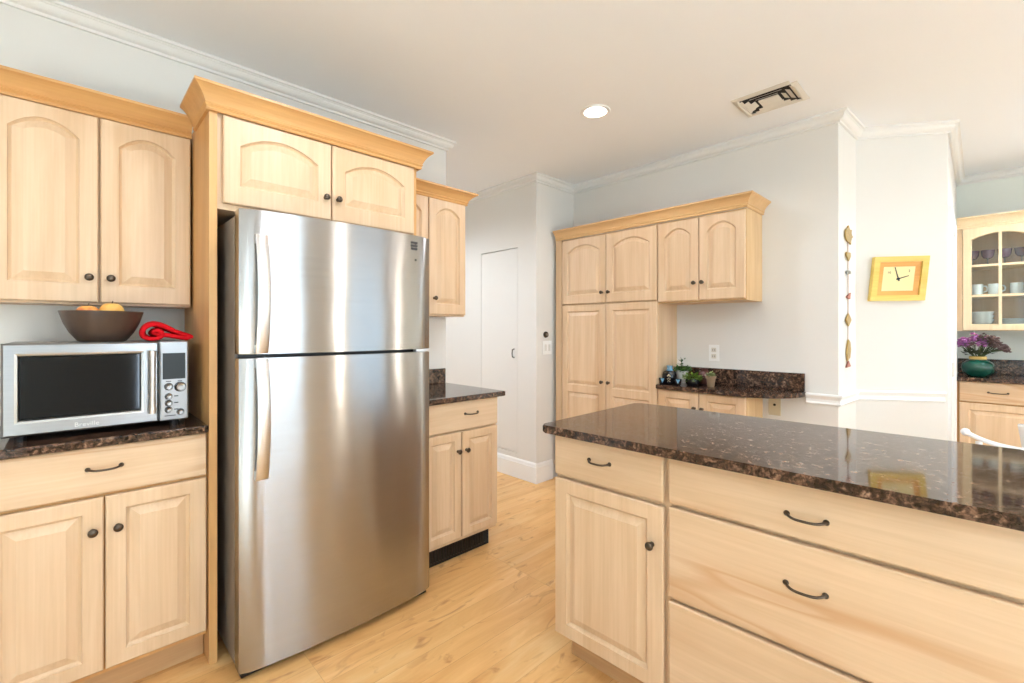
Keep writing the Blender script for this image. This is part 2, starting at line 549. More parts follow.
bm = BM(); box(bm, 2.885, 3.40, 2.594, 2.70, 0, CEIL); struct('wall_alcove', bm, WALL)
bm = BM(); wall_seg(bm, PT_P1, PT_P0, 0.12, side=-1); struct('wall_pantry', bm, WALL)
bm = BM(); wall_seg(bm, PT_P1, PT_C0, 0.12, side=1); struct('wall_return', bm, WALL)
bm = BM(); wall_seg(bm, PT_C0, PT_C1, 0.12, side=1); struct('wall_clock', bm, WALL)
bm = BM(); wall_seg(bm, PT_C1, PT_N, 0.12, side=1); struct('wall_nook', bm, WALL)
bm = BM(); box(bm, 5.45, 5.57, -3.3, 0.30, 0, CEIL); struct('wall_china', bm, plain('pale_green_paint', srgb(228, 231, 222), 0.85, var=0.015, spec=0.2))
bm = BM(); box(bm, -2.9, 2.9, 4.5, 4.6, 0, CEIL); struct('wall_passage', bm, WALL)


def window_wall(name, fixed, lo, hi, horizontal, wins, inward):
    """wall with rectangular window openings [(a, b, z0, z1)] along it"""
    bm = BM(); t0, t1 = (fixed - 0.1, fixed) if inward > 0 else (fixed, fixed + 0.1)
    def bx(a, b, z0, z1):
        if b - a < 1e-4 or z1 - z0 < 1e-4: return
        if horizontal: box(bm, a, b, t0, t1, z0, z1)
        else: box(bm, t0, t1, a, b, z0, z1)
    cur = lo
    for a, b, z0, z1 in wins:
        bx(cur, a, 0, CEIL); bx(a, b, 0, z0); bx(a, b, z1, CEIL); cur = b
    bx(cur, hi, 0, CEIL)
    struct(name, bm, WALL)


WIN = {'south': [(-2.2, -0.4, 0.65, 2.25), (0.62, 0.68, 0.25, 2.3), (0.78, 1.75, 0.6, 2.3), (2.74, 2.80, 0.25, 2.3), (3.0, 4.5, 0.6, 2.3), (5.08, 5.14, 0.25, 2.3)], 'west': [(-2.95, -0.40, 0.55, 2.30)]}  # narrow south slots and west opening are added, for streaks and fill
window_wall('wall_south', -3.2, -2.9, 5.57, True, WIN['south'], 1)
window_wall('wall_west', -2.8, -3.2, 4.5, False, WIN['west'], 1)
wi = 0
for key, horiz, f in (('south', True, -3.2), ('west', False, -2.8)):
    for a, b, z0, z1 in WIN[key]:
        wi += 1
        bm = BM(); c = 0.05 if b - a > 0.3 else 0.006
        def bx(a_, b_, za, zb, o=0.0, th=0.06):
            if horiz: box(bm, a_, b_, f - th - o, f - o, za, zb)
            else: box(bm, f - th - o, f - o, a_, b_, za, zb)
        bx(a, b, z0, z0 + c); bx(a, b, z1 - c, z1); bx(a, a + c, z0 + c, z1 - c); bx(b - c, b, z0 + c, z1 - c)
        zm = (z0 + z1) / 2
        bx(a + c, b - c, zm - 0.02, zm + 0.02)
        nv = 4 if b - a > 2.4 else 3 if b - a > 1.5 else 1
        for i in range(1, nv):
            x = a + (b - a) * i / nv; bx(x - 0.03, x + 0.03, z0 + c, z1 - c)
        wo = struct('window_%d' % wi, bm, TRIM)
        bm = BM(); bx(a + c, b - c, z0 + c, z1 - c, 0.028, 0.004)
        obj('pane', bm, glass('window_glass'), wo)

# room crown moulding
def room_crown(k=5):
    z = CEIL; W = 0.054; H = 0.060
    p = [(0, z), (W, z), (W, z - 0.012), (W - 0.010, z - 0.014), (W - 0.012, z - 0.018)]
    for i in range(k + 1):
        t = i / k * math.pi / 2
        p.append((0.016 + (W - 0.032) * math.cos(t) ** 1.2, z - 0.020 - 0.026 * math.sin(t)))
    p += [(0.012, z - 0.048), (0.012, z - H), (0, z - H)]
    return p
bm = BM(); sweep(bm, [(-2.8, 2.575), (1.855, 2.575), (1.855, 2.72)], room_crown(), 1); struct('trim_2', bm, CROWNP)
bm = BM(); sweep(bm, [(HX, 4.5), PT_H, PT_P0, PT_P1, PT_C0, PT_C1, PT_N, (5.45, -3.2)], room_crown(), 1); struct('trim_3', bm, CROWNP)
# chair rail
def rail(z0, z1):
    m = (z0 + z1) / 2
    return [(0, z0), (0.010, z0), (0.016, z0 + 0.008), (0.011, z0 + 0.018), (0.012, m), (0.020, z1 - 0.018), (0.026, z1 - 0.010), (0.024, z1), (0, z1)]
bm = BM(); sweep(bm, [(3.28, 0.770), PT_P1, PT_C0, (PT_C1[0] - 0.012, PT_C1[1] + 0.017)], rail(0.822, 0.888), 1); struct('trim_4', bm, TRIM)
# baseboards
def base_prof(h=0.165): return [(0, 0), (0.016, 0), (0.016, h - 0.035), (0.012, h - 0.028), (0.010, h - 0.012), (0.004, h), (0, h)]
bm = BM(); sweep(bm, [(HX, 4.5), PT_H, (2.98, 2.594)], base_prof(), 1); struct('baseboard_back', bm, TRIM)
bm = BM(); sweep(bm, [(3.28, 1.015), PT_P1, PT_C0, PT_C1], base_prof(), 1); struct('baseboard_right', bm, TRIM)
# casing and door in the nook wall, seen edge on past the clock wall
bm = BM()
def along(t, off):  # point on the nook wall, off = distance into the room
    a, b = Vector(PT_C1), Vector(PT_N); d = (b - a).normalized(); n = Vector((d.y, -d.x))
    p = a + d * t + n * off; return (p.x, p.y)
for t0, t1, z0, z1 in ((0.02, 0.11, 0, 2.06), (0.83, 0.92, 0, 2.06), (0.11, 0.83, 1.97, 2.06)):
    prism(bm, [along(t0, 0), along(t0, 0.018), along(t1, 0.018), along(t1, 0)], z0, z1)
struct('trim_5', bm, TRIM)
bm = BM(); prism(bm, [along(0.112, 0.0), along(0.112, 0.006), along(0.828, 0.006), along(0.828, 0.0)], 0.01, 1.968)
door2 = struct('door_2', bm, TRIM)
for z in (0.25, 1.02, 1.72):
    bm = BM(); p = along(0.112, 0.016); lathe(bm, [(0.006, -0.045), (0.007, -0.04), (0.007, 0.04), (0.006, 0.045)], (p[0], p[1], z), 'z', 10)
    obj('hinge', bm, plain('hinge_metal', srgb(190, 186, 176), 0.35, 0.9), door2, 50)

# unseen pale reflector added behind the camera to bounce sun at the ceiling
t = thing('reflector', 'large off-white rug added unseen behind the camera, bouncing sunlight', 'reflector', (-1.5, -1.75, 0.0))
bm = BM(); prism(bm, [(-1.2, -1.4), (1.15, -1.4), (1.15, 1.35), (-1.2, 1.35)], 0.0, 0.012, 0.004, 2); obj('bounce_face', bm, plain('bounce_white', srgb(238, 226, 208), 0.95, var=0.03), t)

# ------------------------------------------------------------------ LEFT RUN
YB = 2.068           # face of the base cabinet doors
t = thing('base_cabinet', 'maple base cabinet with one wide drawer over two doors, under the microwave', 'cabinet', (0, YB, 0))
bm = BM(); box(bm, -0.215, 0.377, 0.021, 0.505, 0.105, 0.883); obj('body', bm, honey('z'), t)
bm = BM(); box(bm, -0.215, 0.377, 0.075, 0.09, 0.0, 0.105); obj('toe_kick', bm, kickwood(), t)
drawer(t, -0.212, 0.374, 0.722, 0.8815, 0, (0.083, 0.808))
door(t, -0.212, 0.080, 0.125, 0.711, 0, 0, knob_at=(0.053, 0.603))
door(t, 0.085, 0.374, 0.125, 0.711, 0, 0, knob_at=(0.117, 0.603))
t = thing('worktop', 'dark speckled granite worktop slab carrying the microwave', 'worktop', (0, 2.05, 0.884))
bm = BM(); box(bm, -0.22, 0.378, 0, 0.524, 0, 0.030, 0.006, 2); obj('slab', bm, granite(), t)

YU = 2.36
t = thing('wall_cabinet', 'maple wall cabinet with two tall arched doors hung above the microwave', 'cabinet', (0, YU, 0))
bm = BM(); box(bm, -0.215, 0.372, 0.021, 0.214, 1.372, 2.10); obj('body', bm, maple('z'), t)
door(t, -0.212, 0.076, 1.380, 2.090, 0, 0.050, knob_at=(0.050, 1.474))
door(t, 0.083, 0.369, 1.380, 2.090, 0, 0.050, knob_at=(0.112, 1.474))
bm = BM(); sweep(bm, [(-0.215, 0.010), (0.372, 0.010)], cove(2.092, 2.170, 0.062), 1); obj('crown_moulding', bm, honey('x'), t)

# ------------------------------------------------------------------ FRIDGE SURROUND
YF = 2.05
t = thing('refrigerator_cabinet', 'tall maple surround boxing in the refrigerator, two arched doors above it', 'cabinet', (0, YF, 0))
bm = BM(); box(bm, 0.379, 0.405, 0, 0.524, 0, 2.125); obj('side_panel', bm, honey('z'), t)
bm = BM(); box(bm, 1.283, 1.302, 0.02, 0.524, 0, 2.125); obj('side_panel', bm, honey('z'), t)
bm = BM(); box(bm, 0.406, 1.282, 0.012, 0.524, 1.745, 2.125); obj('body', bm, maple('z'), t)
door(t, 0.424, 0.842, 1.768, 2.106, -0.009, 0.055, knob_at=(0.816, 1.864), st=0.060)
door(t, 0.849, 1.272, 1.768, 2.106, -0.009, 0.055, knob_at=(0.872, 1.864), st=0.060)
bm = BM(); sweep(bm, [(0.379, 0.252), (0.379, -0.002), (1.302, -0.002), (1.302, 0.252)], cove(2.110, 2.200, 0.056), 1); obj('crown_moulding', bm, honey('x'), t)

# ------------------------------------------------------------------ REFRIGERATOR
t = thing('refrigerator', 'stainless steel top-freezer refrigerator with dark grey sides', 'refrigerator', (0.842, 1.86, 0))
HW = 0.406
SIDE = plain('fridge_side_grey', srgb(132, 122, 112), 0.42, 0.2, var=0.08)
bm = BM(); box(bm, -HW + 0.001, HW - 0.001, 0.078, 0.70, 0.03, 1.700, 0.006, 2); obj('body', bm, SIDE, t)
bm = BM(); box(bm, -HW + 0.010, HW - 0.010, 0.0665, 0.0775, 0.06, 1.695); obj('gasket', bm, DARK, t)


def bowed(bm, z0, z1, bow=0.027, n=28, th=0.066, r=0.010):
    pts = []
    for i in range(n + 1):
        x = -HW + 2 * HW * i / n; u = x / HW
        y = -bow * (1 - u * u)
        e = HW - abs(x)
        if e < r: y += r - math.sqrt(max(0, r * r - (r - e) ** 2))
        pts.append((x, y))
    pts += [(HW, th), (-HW, th)]
    prism(bm, pts, z0, z1, 0.004, 2)


STEEL = steel('brushed_steel', (0.44, 0.43, 0.42, 1), 0.225, 1.0, wave=0.0035)
bm = BM(); bowed(bm, 1.186, 1.716); frd = obj('freezer_door', bm, STEEL, t, 35)
bm = BM(); bowed(bm, 0.030, 1.172); rfd = obj('refrigerator_door', bm, STEEL, t, 35)
bm = BM(); box(bm, -HW + 0.01, HW - 0.01, 0.022, 0.09, 0.006, 0.032); obj('base_grille', bm, DARK, t)
HST = steel('handle_steel', (0.70, 0.68, 0.66, 1), 0.3, 0.4)
for (z0, z1, par) in ((1.190, 1.622, frd), (0.730, 1.168, rfd)):
    bm = BM(); n = 14; rings = []
    for i in range(n + 1):
        s = i / n; z = z0 + (z1 - z0) * s
        o = 0.018 + 0.030 * math.sin(math.pi * min(1, max(0, s))) ** 0.8
        y = -0.020 - o
        rings.append([bm.verts.new((x, yy, z)) for x, yy in ((-0.362, y + 0.004), (-0.356, y), (-0.326, y), (-0.320, y + 0.004), (-0.320, y + 0.012), (-0.362, y + 0.012))])
    for a, b in zip(rings, rings[1:]):
        for k in range(6): bm.faces.new((a[k], a[(k + 1) % 6], b[(k + 1) % 6], b[k]))
    bm.faces.new(rings[0]); bm.faces.new(rings[-1])
    for zz in (z0, z1 - 0.03): box(bm, -0.360, -0.322, -0.034, 0.0, zz, zz + 0.03)
    obj('handle', bm, HST, par, 40)
INK = plain('grey_ink', srgb(58, 58, 60), 0.5)
bm = BM()
for j, ws in enumerate(((0.006, 0.005, 0.007, 0.006), (0.007, 0.006, 0.006, 0.005), (0.005, 0.008, 0.005, 0.006))):
    x = 0.292
    for wd in ws:
        box(bm, x, x + wd, -0.0145 - (0.001 if j else 0), -0.011, 1.648 + 0.014 * j, 1.658 + 0.014 * j); x += wd + 0.003
obj('badge', bm, INK, frd, label='small dark maker badge in the top right corner')
bm = BM(); lathe(bm, [(0.004, 0), (0.004, 0.003), (0, 0.004)], (0.318, -0.010, 1.602), 'y', 10); obj('lock_button', bm, INK, frd)
bm = BM(); box(bm, 0.33, 0.385, 0.004, 0.03, 1.1735, 1.1845); obj('hinge', bm, HST, t)

# ------------------------------------------------------------------ CABINETS RIGHT OF THE FRIDGE
YM = 2.012
t = thing('base_cabinet', 'narrow maple base cabinet with drawer and two doors, right of the refrigerator', 'cabinet', (0, YM, 0))
bm = BM(); box(bm, 1.304, 1.828, 0.021, 0.560, 0.105, 0.883); obj('body', bm, maple('z'), t)
bm = BM(); box(bm, 1.304, 1.800, 0.055, 0.07, 0.0, 0.105); tk = obj('toe_kick', bm, VOID, t, label='dark toe kick')
bm = BM()
for i in range(24):
    x = 1.32 + i * 0.0185; box(bm, x, x + 0.009, 0.047, 0.0545, 0.02, 0.085)
box(bm, 1.312, 1.765, 0.048, 0.0545, 0.013, 0.020); box(bm, 1.312, 1.765, 0.048, 0.0545, 0.085, 0.092)
obj('grille', bm, plain('dark_grille', srgb(48, 40, 34), 0.4, 0.6), tk)
drawer(t, 1.308, 1.824, 0.722, 0.8815, 0, (1.625, 0.806), 0.09)
door(t, 1.308, 1.556, 0.128, 0.711, 0, 0, knob_at=(1.530, 0.608), st=0.05)
door(t, 1.563, 1.824, 0.128, 0.711, 0, 0, knob_at=(1.588, 0.608), st=0.05)
t = thing('worktop', 'short dark granite worktop, right of the refrigerator', 'worktop', (0, 1.978, 0.884))
bm = BM(); box(bm, 1.304, 1.858, 0, 0.596, 0, 0.030, 0.006, 2); obj('slab', bm, granite(), t)
t = thing('splashback', 'low granite splashback strip on the short worktop right of the refrigerator', 'splashback', (0, 1.978, 0.9145))
bm = BM(); box(bm, 1.304, 1.840, 0.576, 0.596, 0, 0.100, 0.003); obj('strip', bm, granite(), t)

t = thing('wall_cabinet', 'maple wall cabinet with arched doors half hidden behind the refrigerator top', 'cabinet', (0, YU, 0))
bm = BM(); box(bm, 1.304, 1.862, 0.021, 0.214, 1.362, 2.10); obj('body', bm, maple('z'), t)
door(t, 1.308, 1.570, 1.372, 2.088, 0, 0.048, knob_at=(1.548, 1.472), st=0.052)
door(t, 1.577, 1.858, 1.372, 2.088, 0, 0.048, knob_at=(1.612, 1.472), st=0.052)
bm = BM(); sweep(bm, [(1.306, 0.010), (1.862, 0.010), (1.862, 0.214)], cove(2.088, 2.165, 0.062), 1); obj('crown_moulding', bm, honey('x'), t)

# ------------------------------------------------------------------ MICROWAVE
MY = 2.135
def skew_ring(bm, a, b, c_, d_, wd, y0, y1):
    o_ = [(a, c_), (b, c_), (b, d_), (a, d_)]; i_ = [(a + wd, c_ + wd), (b - wd, c_ + wd), (b - wd, d_ - wd), (a + wd, d_ - wd)]
    fo, fi = [bm.verts.new((x, y0, z)) for x, z in o_], [bm.verts.new((x, y0 + 0.002, z)) for x, z in i_]
    bo, bi = [bm.verts.new((x, y1, z)) for x, z in o_], [bm.verts.new((x, y1, z)) for x, z in i_]
    for k in range(4):
        n = (k + 1) % 4
        bm.faces.new((fo[k], fo[n], fi[n], fi[k])); bm.faces.new((bo[k], bi[k], bi[n], bo[n]))
        bm.faces.new((fo[k], bo[k], bo[n], fo[n])); bm.faces.new((fi[k], fi[n], bi[n], bi[k]))
t = thing('microwave', 'silver countertop microwave oven with black glass door', 'microwave', (0.085, MY, 0.914))
SILV = plain('silver_paint', srgb(160, 160, 160), 0.34, 0.75, var=0.03)
MST = steel('microwave_steel', (0.33, 0.33, 0.33, 1), 0.3, 0.5)
X0, X1, ZB, ZT = -0.243, 0.242, 0.020, 0.318
bm = BM(); box(bm, X0, X1, 0.014, 0.375, ZB, ZT, 0.008, 2); obj('body', bm, SILV, t)
XD = 0.152
bm = BM(); panel_door(bm, X0, XD - 0.001, ZB, ZT, 0.0, 0.0135, [(X0 + 0.036, XD - 0.052, ZB + 0.048, ZT - 0.040, 0)], panel=False, e=0.006)
md = obj('door', bm, MST, t, 30)
bm = BM(); box(bm, X0 + 0.037, XD - 0.053, 0.0082, 0.0132, ZB + 0.049, ZT - 0.041)
obj('window', bm, plain('black_glass', srgb(13, 13, 14), 0.05, spec=0.22), md, label='black glass window')
a, b, c_, d_ = X0 + 0.029, XD - 0.045, ZB + 0.041, ZT - 0.033
bm = BM(); skew_ring(bm, a, b, c_, d_, 0.007, -0.003, 0.003)
obj('window_frame', bm, plain('dull_chrome', srgb(176, 174, 170), 0.3, 0.9), md)
bm = BM(); tube(bm, [(XD - 0.022, -0.026, ZB + 0.042), (XD - 0.022, -0.026, ZT - 0.038)], 0.0095, 16)
for z in (ZB + 0.052, ZT - 0.048): lathe(bm, [(0.006, 0), (0.006, 0.02)], (XD - 0.022, 0.001, z), 'y', 10)
for z0, z1 in ((ZB + 0.036, ZB + 0.058), (ZT - 0.054, ZT - 0.032)): lathe(bm, [(0.0115, 0), (0.0115, z1 - z0)], (XD - 0.022, -0.026, z0), 'z', 16)
obj('handle', bm, plain('satin_handle', srgb(205, 196, 188), 0.3, 0.8), md, 40)
bm = BM(); box(bm, XD + 0.001, X1, 0.0, 0.0135, ZB, ZT, 0.005, 2); cp = obj('control_panel', bm, SILV, t)
bm = BM(); box(bm, XD + 0.010, X1 - 0.010, -0.0015, 0.0, ZT - 0.142, ZT - 0.044); obj('display', bm, plain('grey_display', srgb(50, 54, 54), 0.3, spec=0.2), cp, label='grey display screen')
def dial(x, z, r):
    bm = BM(); lathe(bm, [(r * 1.15, 0), (r * 1.15, 0.002)], (x, 0.0, z), 'y', 20)
    o = obj('button_ring', bm, DARK, cp)
    bm = BM(); lathe(bm, [(r, 0.0), (r, 0.006), (r * 0.85, 0.009), (r * 0.55, 0.007), (0, 0.007)], (x, -0.002, z), 'y', 20)
    b_ = obj('button', bm, MST, cp, 40); o.parent = b_
dial(XD + 0.028, ZT - 0.170, 0.012); dial(X1 - 0.026, ZT - 0.173, 0.0165)
for z in (0.207, 0.232, 0.257): dial(XD + 0.028, ZT - z, 0.0105)
dial(X1 - 0.026, ZT - 0.268, 0.0105)
caps = [(XD + 0.045, 0.013, -z, 0.002) for z in (0.207, 0.232, 0.257)] + [(XD + 0.020, 0.016, -0.1505, 0.0015), (X1 - 0.034, 0.014, -0.1505, 0.0015), (XD + 0.016, 0.034, -0.2795, 0.0015)]
for x, wd, z, hh in caps:
    bm = BM(); box(bm, x, x + wd, -0.0006, 0.0, ZT + z - hh, ZT + z + hh); obj('caption', bm, INK, cp)
for x in (X0 + 0.04, X1 - 0.04):
    for y in (0.04, 0.34):
        bm = BM(); lathe(bm, [(0.014, 0), (0.016, 0.0215)], (x, y, 0), 'z', 12); obj('foot', bm, DARK, t)


def text_mesh(body, size, name, mat, parent, loc, rot, ext=0.0006):
    cu = bpy.data.curves.new(name, 'FONT'); cu.body = body; cu.size = size; cu.extrude = ext; cu.align_x = 'CENTER'; cu.align_y = 'CENTER'
    o = bpy.data.objects.new(name, cu); COL.objects.link(o)
    bpy.context.view_layer.update()
    dg = bpy.context.evaluated_depsgraph_get()
    me = bpy.data.meshes.new_from_object(o.evaluated_get(dg)); me.name = name
    bpy.data.objects.remove(o); bpy.data.curves.remove(cu)
    me.transform(Matrix.Translation(loc) @ rot.to_4x4())
    me.materials.clear(); me.materials.append(mat)
    q = bpy.data.objects.new(name, me); COL.objects.link(q); q.parent = parent
    return q
ROT_FRONT = Matrix.Rotation(R(90), 3, 'X')
text_mesh('Breville', 0.021, 'lettering', plain('letter_grey', srgb(205, 203, 200), 0.5), md, (-0.045, -0.001, ZB + 0.020), ROT_FRONT)

# bowl of fruit and red towel on top of the microwave
MZ = 0.914 + 0.318
t = thing('fruit_bowl', 'brown wooden bowl of fruit on top of the microwave', 'bowl', (0.085, 2.262, MZ))
bm = BM()
lathe(bm, [(0.060, 0), (0.068, 0.003), (0.090, 0.034), (0.106, 0.068), (0.117, 0.106), (0.118, 0.111), (0.113, 0.111), (0.102, 0.070), (0.084, 0.036), (0.062, 0.014), (0, 0.011)], n=40)
obj('bowl', bm, wood('walnut', 'x', srgb(92, 72, 58), srgb(74, 57, 46), srgb(56, 42, 34), 0.3, 0.4), t, 40)
def fruit(name, label, x, y, z, r, c1, c2, sq=0.92):
    o = thing(name, label, 'fruit', (x, y, z), 0.0, 'fruit in the bowl')
    bm = BM(); prof = []
    for i in range(13):
        a_ = -math.pi / 2 + math.pi * i / 12
        rr = math.cos(a_) * r; h = math.sin(a_) * r * sq
        if i >= 11: h -= 0.004 * (i - 10) * (1 if i == 12 else 0.5)
        prof.append((max(rr, 0) if 0 < i < 12 else 0, h))
    lathe(bm, prof, n=20)
    k = NT(name + '_skin')
    mp = k.coords((1, 1, 1)); nz = k.noise(mp.outputs[0], 14, 4)
    rp = k.ramp(nz.outputs[0], [(0.38, c1), (0.62, c2)]); k.l(rp.outputs[0], k.b.inputs['Base Color']); k.b.inputs['Roughness'].default_value = 0.4
    obj('flesh', bm, k.m, o, 60)
    bm = BM(); tube(bm, [(0, 0, r * sq - 0.012), (0.001, 0, r * sq - 0.002), (0.003, 0.001, r * sq + 0.006)], 0.0016, 6); obj('stem', bm, plain('stem_brown', srgb(84, 60, 36), 0.7), o)
fruit('peach', 'yellow peach heaped highest in the brown bowl', 0.108, 2.215, MZ + 0.110, 0.036, srgb(238, 168, 72), srgb(244, 200, 110))
fruit('apple', 'red and yellow apple at the left in the brown bowl', 0.044, 2.222, MZ + 0.101, 0.034, srgb(204, 62, 40), srgb(238, 168, 84))
fruit('apple', 'yellow apple low at the right in the brown bowl', 0.120, 2.290, MZ + 0.084, 0.031, srgb(232, 190, 110), srgb(240, 206, 140))

t = thing('dish_towel', 'folded red cloth on top of the microwave, right of the bowl', 'cloth', (0, 0, MZ))
bm = BM()
sec = [(0.345, 0.010), (0.330, 0.017), (0.312, 0.023), (0.292, 0.032), (0.272, 0.042), (0.252, 0.051), (0.234, 0.055), (0.218, 0.051), (0.207, 0.040), (0.204, 0.026), (0.209, 0.014), (0.222, 0.009), (0.240, 0.009), (0.255, 0.013),
       (0.260, 0.021), (0.254, 0.030), (0.243, 0.036), (0.232, 0.033), (0.229, 0.026), (0.240, 0.023), (0.262, 0.020), (0.285, 0.017), (0.310, 0.012), (0.340, 0.009)]
sec = [(0.345 - (0.345 - x) * 1.10, z * 1.15) for x, z in sec]
ny = 12; rows = []
for j in range(ny + 1):
    v = j / ny; yy = 2.150 + 0.20 * v
    row = []
    for i, (x, z) in enumerate(sec):
        wv = 0.006 * math.sin(i * 1.3 + v * 5) * v + 0.004 * math.sin(v * 11 + i * 0.4)
        s_ = 1.0 + 0.12 * math.sin(v * 3.0)
        row.append(bm.verts.new((x + wv * 0.6 + 0.012 * v, yy + 0.006 * math.sin(i * 0.7), max(0.009, z * s_ + wv * 0.35))))
    rows.append(row)
for a, b in zip(rows, rows[1:]):
    for i in range(len(sec) - 1): bm.faces.new((a[i], a[i + 1], b[i + 1], b[i]))
REDC = plain('red_cloth', srgb(214, 24, 34), 0.9, var=0.25, vscale=30, bump=0.6, spec=0.1)
o = obj('cloth', bm, REDC, t, 180)
m_ = o.modifiers.new('thick', 'SOLIDIFY'); m_.thickness = 0.016; m_.offset = 0
m_ = o.modifiers.new('smooth', 'SUBSURF'); m_.levels = 1; m_.render_levels = 2

# ------------------------------------------------------------------ ISLAND
IRZ = R(-88.3)
t = thing('base_cabinet', 'maple island unit with a small drawer over one raised-panel door', 'cabinet', (1.345, 1.158, 0), IRZ)
bm = BM(); box(bm, 0.0, 0.466, 0.021, 0.660, 0.105, 0.883); obj('body', bm, maple('z'), t)
bm = BM(); box(bm, 0.030, 0.466, 0.075, 0.09, 0.0, 0.105); obj('toe_kick', bm, kickwood(), t)
drawer(t, 0.003, 0.445, 0.722, 0.8815, 0, (0.205, 0.803), 0.085)
door(t, 0.003, 0.445, 0.112, 0.708, 0, 0, knob_at=(0.407, 0.580), st=0.058)
t = thing('base_cabinet', 'wide maple island unit with three deep drawers', 'cabinet', (1.345, 1.158, 0), IRZ)
bm = BM(); box(bm, 0.4665, 1.235, 0.021, 0.660, 0.105, 0.883); obj('body', bm, maple('z'), t)
bm = BM(); box(bm, 0.4665, 1.235, 0.075, 0.09, 0.0, 0.105); obj('toe_kick', bm, kickwood(), t)
drawer(t, 0.462, 1.232, 0.728, 0.8815, 0, (0.836, 0.786), 0.088)
drawer(t, 0.462, 1.232, 0.432, 0.716, 0, (0.834, 0.601), 0.088)
drawer(t, 0.462, 1.232, 0.112, 0.420, 0, (0.836, 0.300), 0.092)


def round_rect(x0, x1, y0, y1, r, n=6):
    pts = []
    for cx, cy, a0 in ((x1 - r, y0 + r, -90), (x1 - r, y1 - r, 0), (x0 + r, y1 - r, 90), (x0 + r, y0 + r, 180)):
        for i in range(n + 1):
            a_ = R(a0 + 90 * i / n); pts.append((cx + r * math.cos(a_), cy + r * math.sin(a_)))
    return pts
t = thing('worktop', 'long polished brown granite worktop on the island in the foreground', 'worktop', (1.293, 1.180, 0.884), IRZ)
bm = BM(); prism(bm, round_rect(-0.004, 1.30, 0, 0.735, 0.024), 0, 0.030, 0.007, 3); obj('slab', bm, granite(), t)

# ------------------------------------------------------------------ PANTRY WALL
PX = 2.98; PRZ = R(-90); Y0 = 2.548   # local x = Y0 - y
t = thing('pantry_cabinet', 'tall maple pantry cabinet with four doors in the far corner', 'cabinet', (PX, Y0, 0), PRZ)
bm = BM(); box(bm, 0.0, 0.938, 0.021, 0.299, 0.105, 2.03); obj('body', bm, maple('z'), t)
bm = BM(); box(bm, 0.0, 0.938, 0.075, 0.09, 0.0, 0.105); obj('toe_kick', bm, kickwood(), t)
bm = BM(); box(bm, -0.002, 0.062, 0.004, 0.0205, 0.105, 2.03); obj('filler_strip', bm, maple('z'), t)
door(t, 0.068, 0.503, 1.488, 2.018, 0, 0.058, knob_at=(0.474, 1.568), st=0.058)
door(t, 0.509, 0.933, 1.488, 2.018, 0, 0.058, knob_at=(0.536, 1.568), st=0.058)
door(t, 0.068, 0.503, 0.112, 1.478, 0, 0, knob_at=(0.474, 0.869), st=0.058, two=(0.768, 0.826))
door(t, 0.509, 0.933, 0.112, 1.478, 0, 0, knob_at=(0.536, 0.869), st=0.058, two=(0.768, 0.826))
t = thing('wall_cabinet', 'small maple wall cabinet with two arched doors above the bare wall, right of the pantry', 'cabinet', (PX, Y0, 0), PRZ)
bm = BM(); box(bm, 0.9385, 1.526, 0.021, 0.299, 1.462, 2.03); obj('body', bm, LHONEY, t)
door(t, 0.943, 1.231, 1.472, 2.018, 0, 0.055, knob_at=(1.206, 1.588), st=0.055)
door(t, 1.237, 1.522, 1.472, 2.018, 0, 0.055, knob_at=(1.260, 1.588), st=0.055)
t = thing('crown_moulding', 'honey coloured crown moulding running along the top of the pantry run', 'moulding', (PX, Y0, 0), PRZ)
bm = BM(); sweep(bm, [(0.0, 0.010), (1.526, 0.010), (1.526, 0.299)], cove(2.0305, 2.112, 0.054), 1); obj('moulding', bm, LHONEYX, t)

t = thing('base_cabinet', 'low maple desk cabinet with two doors, right of the pantry', 'cabinet', (PX, Y0, 0), PRZ)
bm = BM(); box(bm, 0.9385, 1.530, 0.021, 0.299, 0.105, 0.862); obj('body', bm, LHONEY, t)
bm = BM(); box(bm, 0.9385, 1.530, 0.075, 0.09, 0.0, 0.105); obj('toe_kick', bm, kickwood(), t)
door(t, 0.943, 1.231, 0.115, 0.860, 0, 0, knob_at=(1.208, 0.755), st=0.058)
door(t, 1.237, 1.524, 0.115, 0.860, 0, 0, knob_at=(1.260, 0.755), st=0.058)
t = thing('worktop', 'dark granite shelf worktop with rounded end, holding the potted plants', 'worktop', (PX, Y0, 0.863), PRZ)
pts = [(0.939, 0.299), (0.939, -0.022), (1.46, -0.022)]
for i in range(1, 13):
    a_ = R(-90 + 90 * i / 12); pts.append((1.46 + 0.317 * math.cos(a_), 0.299 + 0.321 * math.sin(a_)))
bm = BM(); prism(bm, pts, 0, 0.030, 0.007, 3); obj('slab', bm, granite(), t)
t = thing('splashback', 'granite splashback strip behind the potted plants', 'splashback', (PX, Y0, 0.8935), PRZ)
bm = BM(); box(bm, 0.939, 1.772, 0.279, 0.299, 0, 0.112, 0.003); obj('strip', bm, granite(), t)
DZ = 0.893


def W(x, y): return (x, y)


